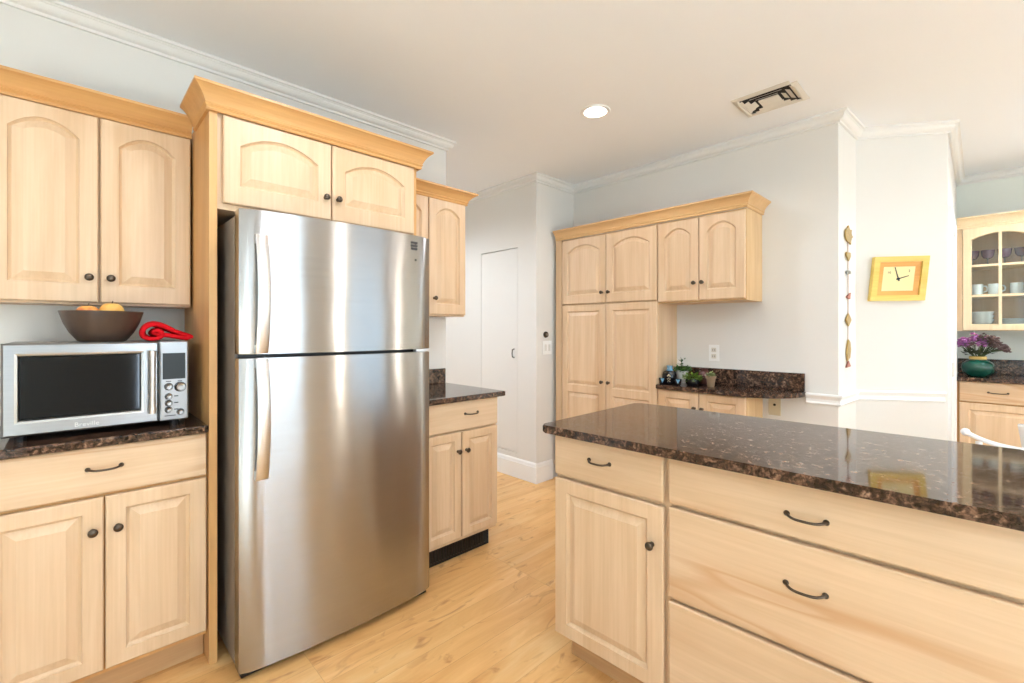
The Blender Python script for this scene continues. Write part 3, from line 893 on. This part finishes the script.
def leafy(bm, c, n, rad, h, leaf, seedv, droop=0.3):
    rnd = random.Random(seedv)
    for i in range(n):
        a_ = rnd.uniform(0, 2 * math.pi); rr = rad * math.sqrt(rnd.random()); z = rnd.uniform(0.0, h) * (1 - 0.5 * rr / rad)
        p = Vector((c[0] + rr * math.cos(a_), c[1] + rr * math.sin(a_), c[2] + z))
        d = Vector((math.cos(a_), math.sin(a_), rnd.uniform(-droop, 0.9))).normalized()
        s = d.cross(Vector((0, 0, 1))); s = s.normalized() if s.length > 0.01 else Vector((1, 0, 0))
        u = d.cross(s)
        L = leaf * rnd.uniform(0.7, 1.2); wd = L * 0.36
        q = [p, p + d * L * 0.45 + s * wd + u * L * .06, p + d * L - u * L * 0.12, p + d * L * 0.45 - s * wd + u * L * .06]
        vs = [bm.verts.new(x) for x in q]; bm.faces.new(vs)
    return bm


GREEN = plain('leaf_green', srgb(72, 112, 44), 0.55, var=0.5, vscale=40)
LIME = plain('leaf_lime', srgb(126, 158, 52), 0.55, var=0.4, vscale=40)
SOIL = plain('soil', srgb(52, 40, 32), 0.95)
t = thing('bottle', 'squat black bottle with blue neck on the granite shelf beside the pantry', 'bottle', (3.078, 1.566, DZ))
bm = BM(); lathe(bm, [(0.034, 0), (0.046, 0.006), (0.050, 0.030), (0.049, 0.062), (0.042, 0.084), (0.026, 0.094)], n=28); obj('body', bm, plain('black_glaze', srgb(24, 22, 26), 0.15), t, 40)
bm = BM(); lathe(bm, [(0.027, 0.0935), (0.020, 0.100), (0.017, 0.112), (0.021, 0.122), (0.021, 0.128), (0.012, 0.129)], n=24); obj('neck', bm, plain('sky_blue_glaze', srgb(110, 160, 190), 0.25), t, 40, label='pale blue neck')
bm = BM()
for dz, s_ in ((0.058, 0.013), (0.036, 0.010), (0.020, 0.008)):
    for a0 in (-0.10, 0.0, 0.10):
        p = Vector((-math.cos(a0 * 1.5 + 0.35) * 0.0505, -math.sin(a0 * 1.5 + 0.35) * 0.0505, dz + (0.006 if a0 == 0 else 0)))
        bmesh.ops.create_icosphere(bm, subdivisions=1, radius=s_ * 0.5, matrix=Matrix.Translation(p))
obj('painted_flower', bm, plain('cream_paint', srgb(206, 186, 150), 0.6), t)


def cup(x, y, label):
    o = thing('cup', label, 'cup', (x, y, DZ))
    bm = BM(); lathe(bm, [(0.016, 0), (0.019, 0.003), (0.025, 0.044), (0.0235, 0.044), (0.017, 0.006), (0, 0.005)], n=20); obj('cup_body', bm, plain('black_glaze', srgb(24, 22, 26), 0.15), o, 40)
    bm = BM()
    a0 = math.atan2(-y, -x)
    pts = []
    for k in range(9):
        u = -0.55 + 1.1 * k / 8
        pts.append((math.cos(a0 + u) * 0.0262, math.sin(a0 + u) * 0.0262, 0.043))
    top = [bm.verts.new(p) for p in pts]; tip = bm.verts.new((math.cos(a0) * 0.0215, math.sin(a0) * 0.0215, 0.012))
    mid = []
    for k in range(9):
        u = (-0.55 + 1.1 * k / 8) * 0.5
        mid.append(bm.verts.new((math.cos(a0 + u) * 0.0245, math.sin(a0 + u) * 0.0245, 0.027)))
    for k in range(8):
        bm.faces.new((top[k], top[k + 1], mid[k + 1], mid[k])); bm.faces.new((mid[k], mid[k + 1], tip))
    pt = obj('painted_drip', bm, plain('sky_blue_glaze', srgb(110, 160, 190), 0.25), o, label='blue glazed drip')
    return o
cup(3.002, 1.582, 'small black and blue cup beside the pantry side, left of the bottle')
cup(3.012, 1.472, 'small black and blue cup in front of the white flower pot')

t = thing('potted_plant', 'small leafy plant in a white pot on the granite shelf', 'plant', (3.183, 1.522, DZ))
bm = BM(); lathe(bm, [(0.028, 0), (0.030, 0.002), (0.041, 0.078), (0.042, 0.086), (0.037, 0.086), (0.030, 0.01), (0, 0.01)], n=28); obj('pot', bm, plain('white_glaze', srgb(226, 222, 216), 0.3), t, 40, label='white pot')
bm = BM(); lathe(bm, [(0.0368, 0.070), (0, 0.076)], n=20); obj('soil', bm, SOIL, t)
bm = BM(); leafy(bm, (0, 0, 0.078), 90, 0.050, 0.055, 0.032, 3)
for k in range(3): leafy(bm, (0.0, 0.012 - 0.008 * k, 0.13 + 0.018 * k), 8, 0.010, 0.02, 0.018, 10 + k)
obj('foliage', bm, GREEN, t)
bm = BM(); tube(bm, [(0, 0, 0.07), (0.003, 0.006, 0.12), (-0.002, 0.008, 0.175)], 0.0018, 6); obj('stem', bm, GREEN, t)

t = thing('potted_plant', 'bushy lime green plant in a dark pot, second plant from the pantry side', 'plant', (3.085, 1.402, DZ))
bm = BM(); lathe(bm, [(0.030, 0), (0.042, 0.012), (0.047, 0.034), (0.043, 0.044), (0.037, 0.044), (0.036, 0.01), (0, 0.01)], n=24); obj('pot', bm, plain('black_glaze', srgb(24, 22, 26), 0.15), t, 40)
bm = BM(); lathe(bm, [(0.0368, 0.035), (0, 0.038)], n=20); obj('soil', bm, SOIL, t)
bm = BM(); leafy(bm, (0, 0, 0.038), 110, 0.048, 0.060, 0.030, 5, 0.6); obj('foliage', bm, LIME, t)

t = thing('vase', 'round reddish brown glazed vase between the lime plant and the terracotta pot', 'vase', (3.20, 1.372, DZ))
bm = BM(); lathe(bm, [(0.026, 0), (0.034, 0.004), (0.046, 0.030), (0.047, 0.060), (0.036, 0.088), (0.024, 0.098), (0.024, 0.104), (0.030, 0.112), (0.026, 0.112), (0.018, 0.100), (0.018, 0.06), (0, 0.06)], n=28)
obj('vase_body', bm, plain('plum_glaze', srgb(92, 58, 54), 0.15, var=0.35, vscale=25), t, 40)

t = thing('potted_plant', 'small succulent in a tapered terracotta pot, rightmost on the granite shelf', 'plant', (3.09, 1.279, DZ))
bm = BM(); lathe(bm, [(0.019, 0), (0.021, 0.002), (0.029, 0.056), (0.033, 0.057), (0.035, 0.074), (0.031, 0.074), (0.029, 0.060), (0, 0.060)], n=28); obj('pot', bm, plain('terracotta', srgb(150, 122, 92), 0.8), t, 40)
bm = BM(); leafy(bm, (0, 0, 0.062), 90, 0.026, 0.038, 0.020, 9, 0.0); obj('foliage', bm, plain('succulent_green', srgb(150, 164, 104), 0.5, var=0.3, vscale=50), t)

# outlets, switch, thermostat
PLATE = plain('white_plate', srgb(247, 246, 243), 0.4); IV = plain('ivory_plate', srgb(214, 200, 168), 0.4)
def outlet(label, y, z, mat, holes, w_=0.072, h_=0.116):
    o = thing('wall_outlet', label, 'outlet', (3.28, y, z), PRZ)
    bm = BM(); box(bm, -w_ / 2, w_ / 2, -0.006, 0, -h_ / 2, h_ / 2, 0.002); obj('plate', bm, mat, o)
    bm = BM()
    if holes == 2:
        for dz in (-0.022, 0.022): box(bm, -0.017, 0.017, -0.0085, -0.006, dz - 0.016, dz + 0.016, 0.001)
        obj('socket', bm, plain('socket_cream', srgb(222, 216, 204), 0.4), o)
        for dz in (-0.022, 0.022):
            for dx in (-0.007, 0.007):
                bm = BM(); box(bm, dx - 0.0012, dx + 0.0012, -0.009, -0.0085, dz - 0.006, dz + 0.006); obj('slot', bm, DARK, o)
    else:
        lathe(bm, [(0.008, 0.006), (0.008, 0.010), (0.003, 0.011), (0, 0.011)], (0, 0, 0.010), 'y', 14); obj('jack', bm, DARK, o)
outlet('white double outlet on the wall above the granite shelf', 1.334, 1.112, PLATE, 2)
outlet('ivory jack plate on the wall below the granite shelf', 0.946, 0.782, IV, 1)
t = thing('light_switch', 'white double switch plate on the wall left of the pantry', 'switch', (2.918, 2.594, 1.125))
bm = BM(); box(bm, -0.058, 0.058, -0.006, 0, -0.058, 0.058, 0.002); obj('plate', bm, PLATE, t)
bm = BM()
for dx in (-0.024, 0.024): box(bm, dx - 0.012, dx + 0.012, -0.010, -0.006, -0.028, 0.028, 0.001)
obj('rocker', bm, plain('switch_shade', srgb(226, 223, 216), 0.4), t)
t = thing('thermostat', 'small round dark dial on the wall above the switch plate', 'dial', (2.900, 2.594, 1.236))
bm = BM(); lathe(bm, [(0.027, 0), (0.027, 0.006), (0.022, 0.016)], (0, 0, 0), 'y', 24); obj('dial_body', bm, plain('dark_brass', srgb(66, 58, 48), 0.35, 0.7), t, 40)
bm = BM(); lathe(bm, [(0.011, 0.016), (0.010, 0.022), (0, 0.023)], (0, 0, 0), 'y', 16); obj('dial_cap', bm, plain('warm_nickel', srgb(150, 142, 130), 0.3, 0.8), t, 40)

# ------------------------------------------------------------------ CLOCK AND GARLAND
cd = (Vector(PT_C1) - Vector(PT_C0)).normalized()
CRZ = math.atan2(cd.y, cd.x)
def on_clock(s): return (PT_C0[0] + cd.x * s, PT_C0[1] + cd.y * s)
p = on_clock(0.229)
t = thing('wall_clock', 'yellow wooden slanted square clock on the white wall', 'clock', (p[0], p[1], 1.60), CRZ)
YEL = wood('yellow_wood', 'x', srgb(238, 208, 112), srgb(226, 190, 88), srgb(206, 160, 70), 0.2)
def skew_frame(bm, hw, hh, wd, sk, y0, y1):
    f = lambda x, z: (x + sk * z, z)
    o_ = [f(-hw, -hh), f(hw, -hh), f(hw, hh), f(-hw, hh)]; i_ = [f(-hw + wd, -hh + wd), f(hw - wd, -hh + wd), f(hw - wd, hh - wd), f(-hw + wd, hh - wd)]
    fo, fi = [bm.verts.new((x, y0, z)) for x, z in o_], [bm.verts.new((x, y0 + 0.002, z)) for x, z in i_]
    bo, bi = [bm.verts.new((x, y1, z)) for x, z in o_], [bm.verts.new((x, y1, z)) for x, z in i_]
    for k in range(4):
        n = (k + 1) % 4
        bm.faces.new((fo[k], fo[n], fi[n], fi[k])); bm.faces.new((bo[k], bi[k], bi[n], bo[n]))
        bm.faces.new((fo[k], bo[k], bo[n], fo[n])); bm.faces.new((fi[k], fi[n], bi[n], bi[k]))
def skew_plate(bm, hw, hh, sk, y0, y1):
    f = lambda x, z: (x + sk * z, z)
    q = [f(-hw, -hh), f(hw, -hh), f(hw, hh), f(-hw, hh)]
    a_ = [bm.verts.new((x, y0, z)) for x, z in q]; b_ = [bm.verts.new((x, y1, z)) for x, z in q]
    bm.faces.new(a_); bm.faces.new(b_[::-1])
    for k in range(4): bm.faces.new((a_[k], b_[k], b_[(k + 1) % 4], a_[(k + 1) % 4]))
HWc, HHc, SK = 0.151, 0.140, 0.10
bm = BM(); skew_frame(bm, HWc, HHc, 0.034, SK, -0.034, -0.0005); obj('frame', bm, YEL, t)
bm = BM(); skew_frame(bm, HWc - 0.033, HHc - 0.033, 0.030, SK, -0.020, -0.004); obj('mat_board', bm, wood('amber_wood', 'x', srgb(232, 172, 88), srgb(222, 158, 74), srgb(200, 130, 56), 0.2), t, label='amber inner border')
bm = BM(); skew_plate(bm, HWc - 0.062, HHc - 0.062, SK, -0.016, -0.006); fc = obj('face', bm, plain('cream_dial', srgb(244, 226, 166), 0.6), t)
def hand(a_, L, wd, name):
    bm = BM(); d = Vector((math.sin(R(a_)), 0, math.cos(R(a_)))); s = Vector((d.z, 0, -d.x))
    b0 = Vector((0, -0.019, 0.0))
    q = [b0 - d * L * 0.2 - s * wd, b0 - d * L * 0.2 + s * wd, b0 + d * L + s * wd * 0.5, b0 + d * L - s * wd * 0.5]
    a1 = [bm.verts.new(x) for x in q]; b1 = [bm.verts.new(x + Vector((0, 0.0015, 0))) for x in q]
    bm.faces.new(a1); bm.faces.new(b1[::-1])
    for k in range(4): bm.faces.new((a1[k], b1[k], b1[(k + 1) % 4], a1[(k + 1) % 4]))
    obj(name, bm, DARK, t)
hand(-14, 0.078, 0.0035, 'minute_hand'); hand(72, 0.060, 0.004, 'hour_hand')
bm = BM(); lathe(bm, [(0.008, 0.0165), (0.008, 0.0215), (0, 0.022)], (0, 0, 0), 'y', 14); obj('hub', bm, DARK, t)
text_mesh('10', 0.020, 'numeral', INK, fc, (-0.050, -0.0165, 0.040), ROT_FRONT, 0.0004)
text_mesh('2', 0.020, 'numeral', INK, fc, (0.062, -0.0165, 0.048), ROT_FRONT, 0.0004)

# garland hanging on the narrow return wall
rd = (Vector(PT_C0) - Vector(PT_P1)).normalized(); RRZ = math.atan2(rd.y, rd.x)
gp = Vector(PT_P1) + rd * 0.17
t = thing('hanging_garland', 'string of little metal charms hanging on the narrow white wall return', 'garland', (gp.x, gp.y, 0), RRZ)
bm = BM(); tube(bm, [(0, -0.006, 1.86), (0.001, -0.007, 1.5), (0, -0.006, 1.085)], 0.0022, 6); obj('cord', bm, plain('dusty_pink_cord', srgb(176, 140, 124), 0.8), t)
BRS = plain('antique_brass', srgb(196, 164, 100), 0.38, 0.6, var=0.3, vscale=50)
GRY = plain('grey_pewter', srgb(160, 160, 158), 0.35, 0.7)
RED_ = plain('rose_clay', srgb(170, 108, 92), 0.6)
def disc_poly(pts, y0=-0.012, y1=-0.004, mat=BRS):
    bm = BM(); a_ = [bm.verts.new((x, y0, z)) for x, z in pts]; b_ = [bm.verts.new((x, y1, z)) for x, z in pts]
    bm.faces.new(a_); bm.faces.new(b_[::-1])
    for k in range(len(pts)): n = (k + 1) % len(pts); bm.faces.new((a_[k], b_[k], b_[n], a_[n]))
    obj('charm', bm, mat, t)
K = 3.2   # the wall is seen at a glancing angle: charms hang turned in depth as they lie flat on it
def ring_pts(cx, cz, rx, rz_, n=18, fn=None):
    return [(cx + rx * math.cos(2 * math.pi * i / n) * (fn(i / n) if fn else 1), cz + rz_ * math.sin(2 * math.pi * i / n) * (fn(i / n) if fn else 1)) for i in range(n)]
disc_poly(ring_pts(0.0, 1.859, 0.075, 0.048, 24, lambda u: 1.25 if int(u * 24) in (0, 3, 6, 20) else 0.9))
disc_poly([(0, 1.699), (0.045, 1.732), (0.040, 1.752), (0.018, 1.755), (0, 1.745), (-0.018, 1.755), (-0.040, 1.752), (-0.045, 1.732)])
disc_poly(ring_pts(0.0, 1.630, 0.045, 0.026, 14, lambda u: 0.7 + 0.3 * math.cos(u * 12)), mat=GRY)
disc_poly([(-0.04, 1.475), (0.03, 1.466), (0.045, 1.507), (0.0, 1.495)], mat=RED_)
disc_poly([(0, 1.298), (0.06, 1.338), (0, 1.377), (-0.055, 1.338)])
disc_poly([(-0.02, 1.085), (0.03, 1.105), (0.05, 1.151), (0.035, 1.196), (0.0, 1.217), (-0.02, 1.181), (-0.035, 1.131)])
disc_poly([(0, 1.085), (0.045, 1.049), (-0.045, 1.045)], mat=RED_)

# ------------------------------------------------------------------ CEILING FITTINGS
for i, (lx, ly) in enumerate(DOWN[:1]):
    t = thing('recessed_downlight', 'round lit recessed light in the ceiling', 'ceiling light', (lx, ly, CEIL))
    bm = BM()
    lathe(bm, [(0.066, 0.0), (0.066, -0.004), (0.084, -0.006), (0.088, -0.001), (0.088, 0.0)], n=40); obj('trim_ring', bm, TRIM, t, 40)
    bm = BM(); lathe(bm, [(0.0655, -0.001), (0.0655, -0.003), (0, -0.0035)], n=40); obj('lens', bm, emit('lamp_glow', (1.0, 0.95, 0.88, 1), 6.0), t, label='glowing lens')
t = thing('ceiling_vent', 'beige rectangular air register in the ceiling', 'vent', (2.812, 0.836, CEIL))
VM = plain('register_beige', srgb(226, 219, 206), 0.5)
LX, LY = 0.112, 0.130
bm = BM()
sweep(bm, [(-LX, -LY), (LX, -LY), (LX, LY), (-LX, LY), (-LX, -LY)], [(0, -0.001), (0.030, -0.001), (0.030, -0.004), (0.004, -0.009), (0, -0.009)], 1); obj('frame', bm, VM, t)
bm = BM(); box(bm, -LX, LX, -LY, LY, -0.0012, -0.0004); obj('back', bm, VOID, t)  # dark plate whose colour stands for shade inside the duct
bm = BM(); box(bm, -LX + 0.075, LX - 0.075, -LY + 0.080, LY - 0.080, -0.010, -0.002, 0.002); obj('centre_plate', bm, VM, t)
def vane(x0, x1, y0, y1, ax, tilt):
    bm = BM(); h = 0.009
    if ax == 'x':   # runs along x, tilted in y
        q = [(x0, y0, -0.002), (x1, y0, -0.002), (x1, y0 + tilt, -0.002 - h), (x0, y0 + tilt, -0.002 - h)]
        o_ = Vector((0, 0.0015, 0))
    else:
        q = [(x0, y0, -0.002), (x0, y1, -0.002), (x0 + tilt, y1, -0.002 - h), (x0 + tilt, y0, -0.002 - h)]
        o_ = Vector((0.0015, 0, 0))
    a_ = [bm.verts.new(v) for v in q]; b_ = [bm.verts.new(Vector(v) + o_) for v in q]
    bm.faces.new(a_); bm.faces.new(b_[::-1])
    for k in range(4): n = (k + 1) % 4; bm.faces.new((a_[k], b_[k], b_[n], a_[n]))
    obj('vane', bm, VM, t)
for k in range(3):
    s = 0.012 + k * 0.026
    vane(-LX + s, 0, -LY + s + 0.012, LY - s - 0.012, 'y', -0.022)
    vane(LX - s, 0, -LY + s + 0.012, LY - s - 0.012, 'y', 0.022)
    vane(-LX + s + 0.012, LX - s - 0.012, -LY + s, 0, 'x', -0.022)
    vane(-LX + s + 0.012, LX - s - 0.012, LY - s, 0, 'x', 0.022)

# ------------------------------------------------------------------ CHINA CABINET IN THE NOOK
CX, CY = 5.12, 0.162       # local x = CY - y
t = thing('china_cabinet', 'pale maple wall cabinet with glass doors showing dishes, far right', 'cabinet', (CX, CY, 0), PRZ)
PALE = wood('pale_maple', 'z', srgb(236, 212, 174), srgb(226, 200, 158), srgb(200, 160, 110), 0.1)
Wc, zb, zt = 0.90, 1.268, 2.085
bm = BM()
box(bm, 0.0, 0.018, 0.021, 0.329, zb, zt); box(bm, Wc - 0.018, Wc, 0.021, 0.329, zb, zt)
box(bm, 0.018, Wc - 0.018, 0.021, 0.329, zb, zb + 0.040); box(bm, 0.018, Wc - 0.018, 0.021, 0.329, zt - 0.02, zt)
box(bm, 0.018, Wc - 0.018, 0.319, 0.329, zb + 0.04, zt - 0.02)
box(bm, 0.0, 0.034, 0.002, 0.021, zb, zt)
obj('body', bm, wood('cabinet_inside', 'z', srgb(206, 176, 140), srgb(192, 160, 122), srgb(170, 130, 90), 0.1), t)
for z in (1.536, 1.772):
    bm = BM(); box(bm, 0.019, Wc - 0.019, 0.030, 0.318, z, z + 0.019); obj('shelf', bm, PALE, t)
for x0 in (0.036, 0.452):
    x1 = x0 + 0.412; op = (x0 + 0.047, x1 - 0.047, zb + 0.048, zt - 0.052, 0.045)
    bm = BM(); panel_door(bm, x0, x1, zb + 0.004, zt - 0.006, 0.0, 0.02, [op], panel=False); gd = obj('door', bm, PALE, t)
    bm = BM(); xm = (x0 + x1) / 2
    box(bm, xm - 0.009, xm + 0.009, 0.003, 0.010, op[2] + 0.002, op[3] - 0.002)
    for z in (1.534, 1.770): box(bm, op[0] + 0.003, op[1] - 0.003, 0.004, 0.0098, z, z + 0.018)
    obj('muntin', bm, PALE, gd)
    bm = BM(); box(bm, op[0] - 0.010, op[1] + 0.010, 0.012, 0.015, op[2] - 0.01, op[3] - op[4] * 0.0 + 0.002); obj('pane', bm, glass('clear_glass'), gd)
bm = BM(); sweep(bm, [(0.004, 0.010), (Wc, 0.010), (Wc, 0.329)], cove(2.080, 2.165, 0.060), 1); obj('crown_moulding', bm, PALE, t)

# dishes on its shelves
S0, S1, S2 = zb + 0.0405, 1.5555, 1.7915
PURP = plain('purple_glass', srgb(84, 44, 62), 0.12)
CHINA = plain('white_china', srgb(226, 230, 228), 0.2)
STEMG = plain('clear_stem', srgb(186, 178, 172), 0.1, Transmission_Weight=0.6)
def goblet(x, y, label):
    o = thing('goblet', label, 'goblet', (x, y, S2), 0, 'purple goblets on the top shelf')
    bm = BM(); lathe(bm, [(0.0, 0.048), (0.022, 0.055), (0.036, 0.078), (0.040, 0.120), (0.038, 0.120), (0.034, 0.080), (0.018, 0.060), (0, 0.056)], n=24); obj('cup', bm, PURP, o, 40)
    bm = BM(); lathe(bm, [(0.028, 0), (0.028, 0.003), (0.006, 0.008), (0.004, 0.020), (0.005, 0.0485)], n=16); obj('stem', bm, STEMG, o, 40)
goblet(5.27, 0.072, 'purple goblet at the left end of the glass cabinet top shelf')
goblet(5.27, -0.014, 'purple goblet second from the left on the glass cabinet top shelf')
goblet(5.27, -0.106, 'purple goblet third from the left on the glass cabinet top shelf')
goblet(5.27, -0.196, 'purple goblet rightmost on the glass cabinet top shelf')
def mug(x, y, label, rz):
    o = thing('mug', label, 'mug', (x, y, S1), rz, 'white mugs on the middle shelf')
    bm = BM(); lathe(bm, [(0.032, 0), (0.036, 0.004), (0.036, 0.084), (0.0335, 0.084), (0.033, 0.006), (0, 0.005)], n=28); obj('cup', bm, CHINA, o, 40)
    bm = BM(); tube(bm, [(0.034, 0, 0.070), (0.052, 0, 0.068), (0.060, 0, 0.050), (0.056, 0, 0.030), (0.034, 0, 0.020)], 0.0055, 8); obj('handle', bm, CHINA, o, 50)
mug(5.24, 0.046, 'white mug at the left end of the glass cabinet middle shelf', R(-80))
mug(5.24, -0.050, 'white mug behind the centre bar on the glass cabinet middle shelf', R(-80))
mug(5.24, -0.168, 'white mug rightmost on the glass cabinet middle shelf', R(-80))
def bowl_(x, y, z, label):
    o = thing('cereal_bowl', label, 'bowl', (x, y, z), 0, 'stacked white bowls on the bottom shelf')
    bm = BM(); lathe(bm, [(0.034, 0), (0.038, 0.002), (0.060, 0.026), (0.070, 0.052), (0.067, 0.052), (0.057, 0.028), (0.034, 0.007), (0, 0.006)], n=32); obj('bowl_body', bm, CHINA, o, 40)
bowl_(5.25, 0.018, S0, 'white bowl at the bottom of the stack behind glass')
bowl_(5.25, 0.018, S0 + 0.030, 'white bowl in the middle of the stack behind glass')
bowl_(5.25, 0.018, S0 + 0.060, 'white bowl on top of the stack behind glass')
for i, lab in enumerate(('white plate at the bottom of the plate stack behind glass', 'white plate second from the bottom of the plate stack', 'white plate third from the bottom of the plate stack', 'white plate on top of the plate stack behind glass')):
    o = thing('plate', lab, 'plate', (5.26, -0.160, S0 + 0.0135 * i), 0, 'stacked white plates on the bottom shelf')
    bm = BM(); lathe(bm, [(0.050, 0), (0.054, 0.002), (0.084, 0.013), (0.084, 0.016), (0.054, 0.006), (0, 0.005)], n=36); obj('plate_body', bm, CHINA, o, 40)

# base unit
BXC = 4.925
t = thing('base_cabinet', 'pale maple base cabinet with a drawer under the flower vase, far right', 'cabinet', (BXC, CY, 0), PRZ)
bm = BM(); box(bm, 0.0, 0.90, 0.021, 0.524, 0.105, 0.883); obj('body', bm, honey('z'), t)
bm = BM(); box(bm, 0.0, 0.90, 0.075, 0.09, 0.0, 0.105); obj('toe_kick', bm, kickwood(), t)
drawer(t, 0.022, 0.458, 0.730, 0.8815, 0, (0.228, 0.806), 0.10)
drawer(t, 0.464, 0.898, 0.730, 0.8815, 0, (0.68, 0.806), 0.10)
door(t, 0.022, 0.458, 0.115, 0.720, 0, 0); door(t, 0.464, 0.898, 0.115, 0.720, 0, 0)
t = thing('worktop', 'dark granite worktop under the glass cabinet, carrying the flower vase', 'worktop', (BXC - 0.03, CY, 0.884), PRZ)
bm = BM(); box(bm, 0.0, 0.92, 0, 0.554, 0, 0.030, 0.006, 2); obj('slab', bm, granite(), t)
t = thing('splashback', 'granite splashback strip behind the flower vase', 'splashback', (BXC - 0.03, CY, 0.9145), PRZ)
bm = BM(); box(bm, 0.0, 0.92, 0.533, 0.554, 0, 0.120, 0.003); obj('strip', bm, granite(), t)

t = thing('flower_vase', 'round dark green glass vase of purple flowers, far right', 'vase', (5.08, 0.040, 0.9145))
bm = BM(); lathe(bm, [(0.052, 0), (0.062, 0.004), (0.086, 0.034), (0.094, 0.068), (0.088, 0.100), (0.064, 0.122), (0.046, 0.130), (0.044, 0.150), (0.050, 0.158), (0.046, 0.158), (0.040, 0.148), (0.040, 0.134), (0, 0.13)], n=36)
obj('vase_body', bm, plain('green_glass', srgb(18, 82, 66), 0.08, var=0.4, vscale=18), t, 40)
bm = BM()
for k in range(3): lathe(bm, [(0.0455 + 0.003, 0.132 + 0.008 * k), (0.0505, 0.136 + 0.008 * k), (0.0485, 0.140 + 0.008 * k)], n=24)
obj('raffia_tie', bm, plain('raffia', srgb(208, 176, 104), 0.8), t, label='straw coloured tie round the neck')
rnd = random.Random(21); PF = plain('purple_petals', srgb(176, 104, 168), 0.6, var=0.5, vscale=30); PB = plain('dark_maroon_buds', srgb(104, 78, 74), 0.7, var=0.5, vscale=40)
stems = BM()
for i in range(46):
    u = rnd.uniform(-0.9, 1.0); v = rnd.uniform(-0.5, 0.5)
    tip = Vector((0.06 * v, -0.145 * u - 0.01, 0.205 + 0.125 * (1 - u * u) * rnd.uniform(0.25, 1.0) + 0.01 * abs(u)))
    if u > 0.55: tip.z -= 0.015
    tube(stems, [(0.01 * v, -0.015 * u, 0.14), (0.035 * v, -0.07 * u, 0.19), tuple(tip)], 0.0022, 5)
    fl = BM(); bright = u < 0.15 and rnd.random() < 0.6
    for k in range(14):
        a_, b_ = rnd.uniform(0, 6.283), rnd.uniform(-0.6, 1.4)
        p = tip + Vector((math.cos(a_) * math.cos(b_), math.sin(a_) * math.cos(b_), math.sin(b_))) * 0.024
        bmesh.ops.create_icosphere(fl, subdivisions=1, radius=rnd.uniform(0.008, 0.013), matrix=Matrix.Translation(p) @ Matrix.Rotation(a_, 4, 'Z') @ Matrix.Diagonal((1, 1, 0.6, 1)))
    obj('flower', fl, PF if bright else PB, t, 60)
obj('stems', stems, plain('stem_green', srgb(66, 84, 44), 0.6), t)
bm = BM(); leafy(bm, (0, 0, 0.165), 36, 0.06, 0.05, 0.05, 31, 0.2); obj('leaves', bm, plain('dark_leaf', srgb(52, 58, 36), 0.6), t)

# ------------------------------------------------------------------ WHITE DINING CHAIRS
CW = plain('white_lacquer', srgb(240, 240, 240), 0.3)
def chair(name, label, loc, rz, style):
    t = thing(name, label, 'chair', loc, rz, None)      # back along local x, seat toward +y
    bm = BM(); prism(bm, round_rect(-0.21, 0.21, 0.02, 0.44, 0.06), 0.43, 0.455, 0.006, 2); obj('seat', bm, CW, t, 40)
    for sx in (-1, 1):
        bm = BM(); tube(bm, [(sx * 0.19, 0.40, 0.0), (sx * 0.18, 0.39, 0.43)], [0.014, 0.018], 10); obj('leg', bm, CW, t, 50)
        if style == 'yoke':
            bm = BM(); tube(bm, [(sx * 0.185, 0.0, 0.0), (sx * 0.18, 0.03, 0.44), (sx * 0.185, -0.005, 0.765)], [0.014, 0.017, 0.012], 10); obj('leg', bm, CW, t, 50)
        else:
            bm = BM(); tube(bm, [(sx * 0.19, 0.02, 0.0), (sx * 0.18, 0.04, 0.43)], [0.014, 0.018], 10); obj('leg', bm, CW, t, 50)
    if style == 'yoke':
        bm = BM(); pts = []; rads = []
        for i in range(25):
            u = -1 + 2 * i / 24
            pts.append((u * 0.228, -0.005 + 0.03 * (1 - u * u), 0.752 + 0.048 * abs(u) ** 2.6)); rads.append(0.008 + 0.004 * abs(u) ** 8 + 0.004 * (1 - u * u))
        tube(bm, pts, rads, 10)
        for sx in (-1, 1): bmesh.ops.create_uvsphere(bm, u_segments=14, v_segments=10, radius=0.0175, matrix=Matrix.Translation((sx * 0.229, -0.005, 0.801)))
        obj('crest_rail', bm, CW, t, 50)
        bm = BM()
        for k in range(5):
            x = -0.11 + 0.055 * k; tube(bm, [(x, 0.04, 0.45), (x * 1.08, 0.024, 0.752)], 0.006, 8)
        obj('spindles', bm, CW, t, 50)
    else:
        bm = BM(); n = 12; g_ = []
        for j in range(n + 1):
            z = 0.44 + 0.372 * j / n; row = []
            for i in range(n + 1):
                u = -1 + 2 * i / n
                wz = 0.17 + 0.05 * (j / n)
                row.append(bm.verts.new((u * wz, -0.05 * (j / n) + 0.03 * (1 - u * u) * -1 + 0.02, z + 0.010 * (1 - u ** 4) * (j / n))))
            g_.append(row)
        for a_, b_ in zip(g_, g_[1:]):
            for i in range(n): bm.faces.new((a_[i], a_[i + 1], b_[i + 1], b_[i]))
        o = obj('backrest', bm, CW, t, 180); m_ = o.modifiers.new('thick', 'SOLIDIFY'); m_.thickness = 0.022
    return t
chair('dining_chair', 'white spindle chair with curled crest rail ends, beyond the island', (2.99, -0.165, 0), R(90), 'yoke')
chair('dining_chair', 'white chair with solid panel back, beyond the island at the right edge', (3.40, -0.335, 0), R(-90), 'panel')
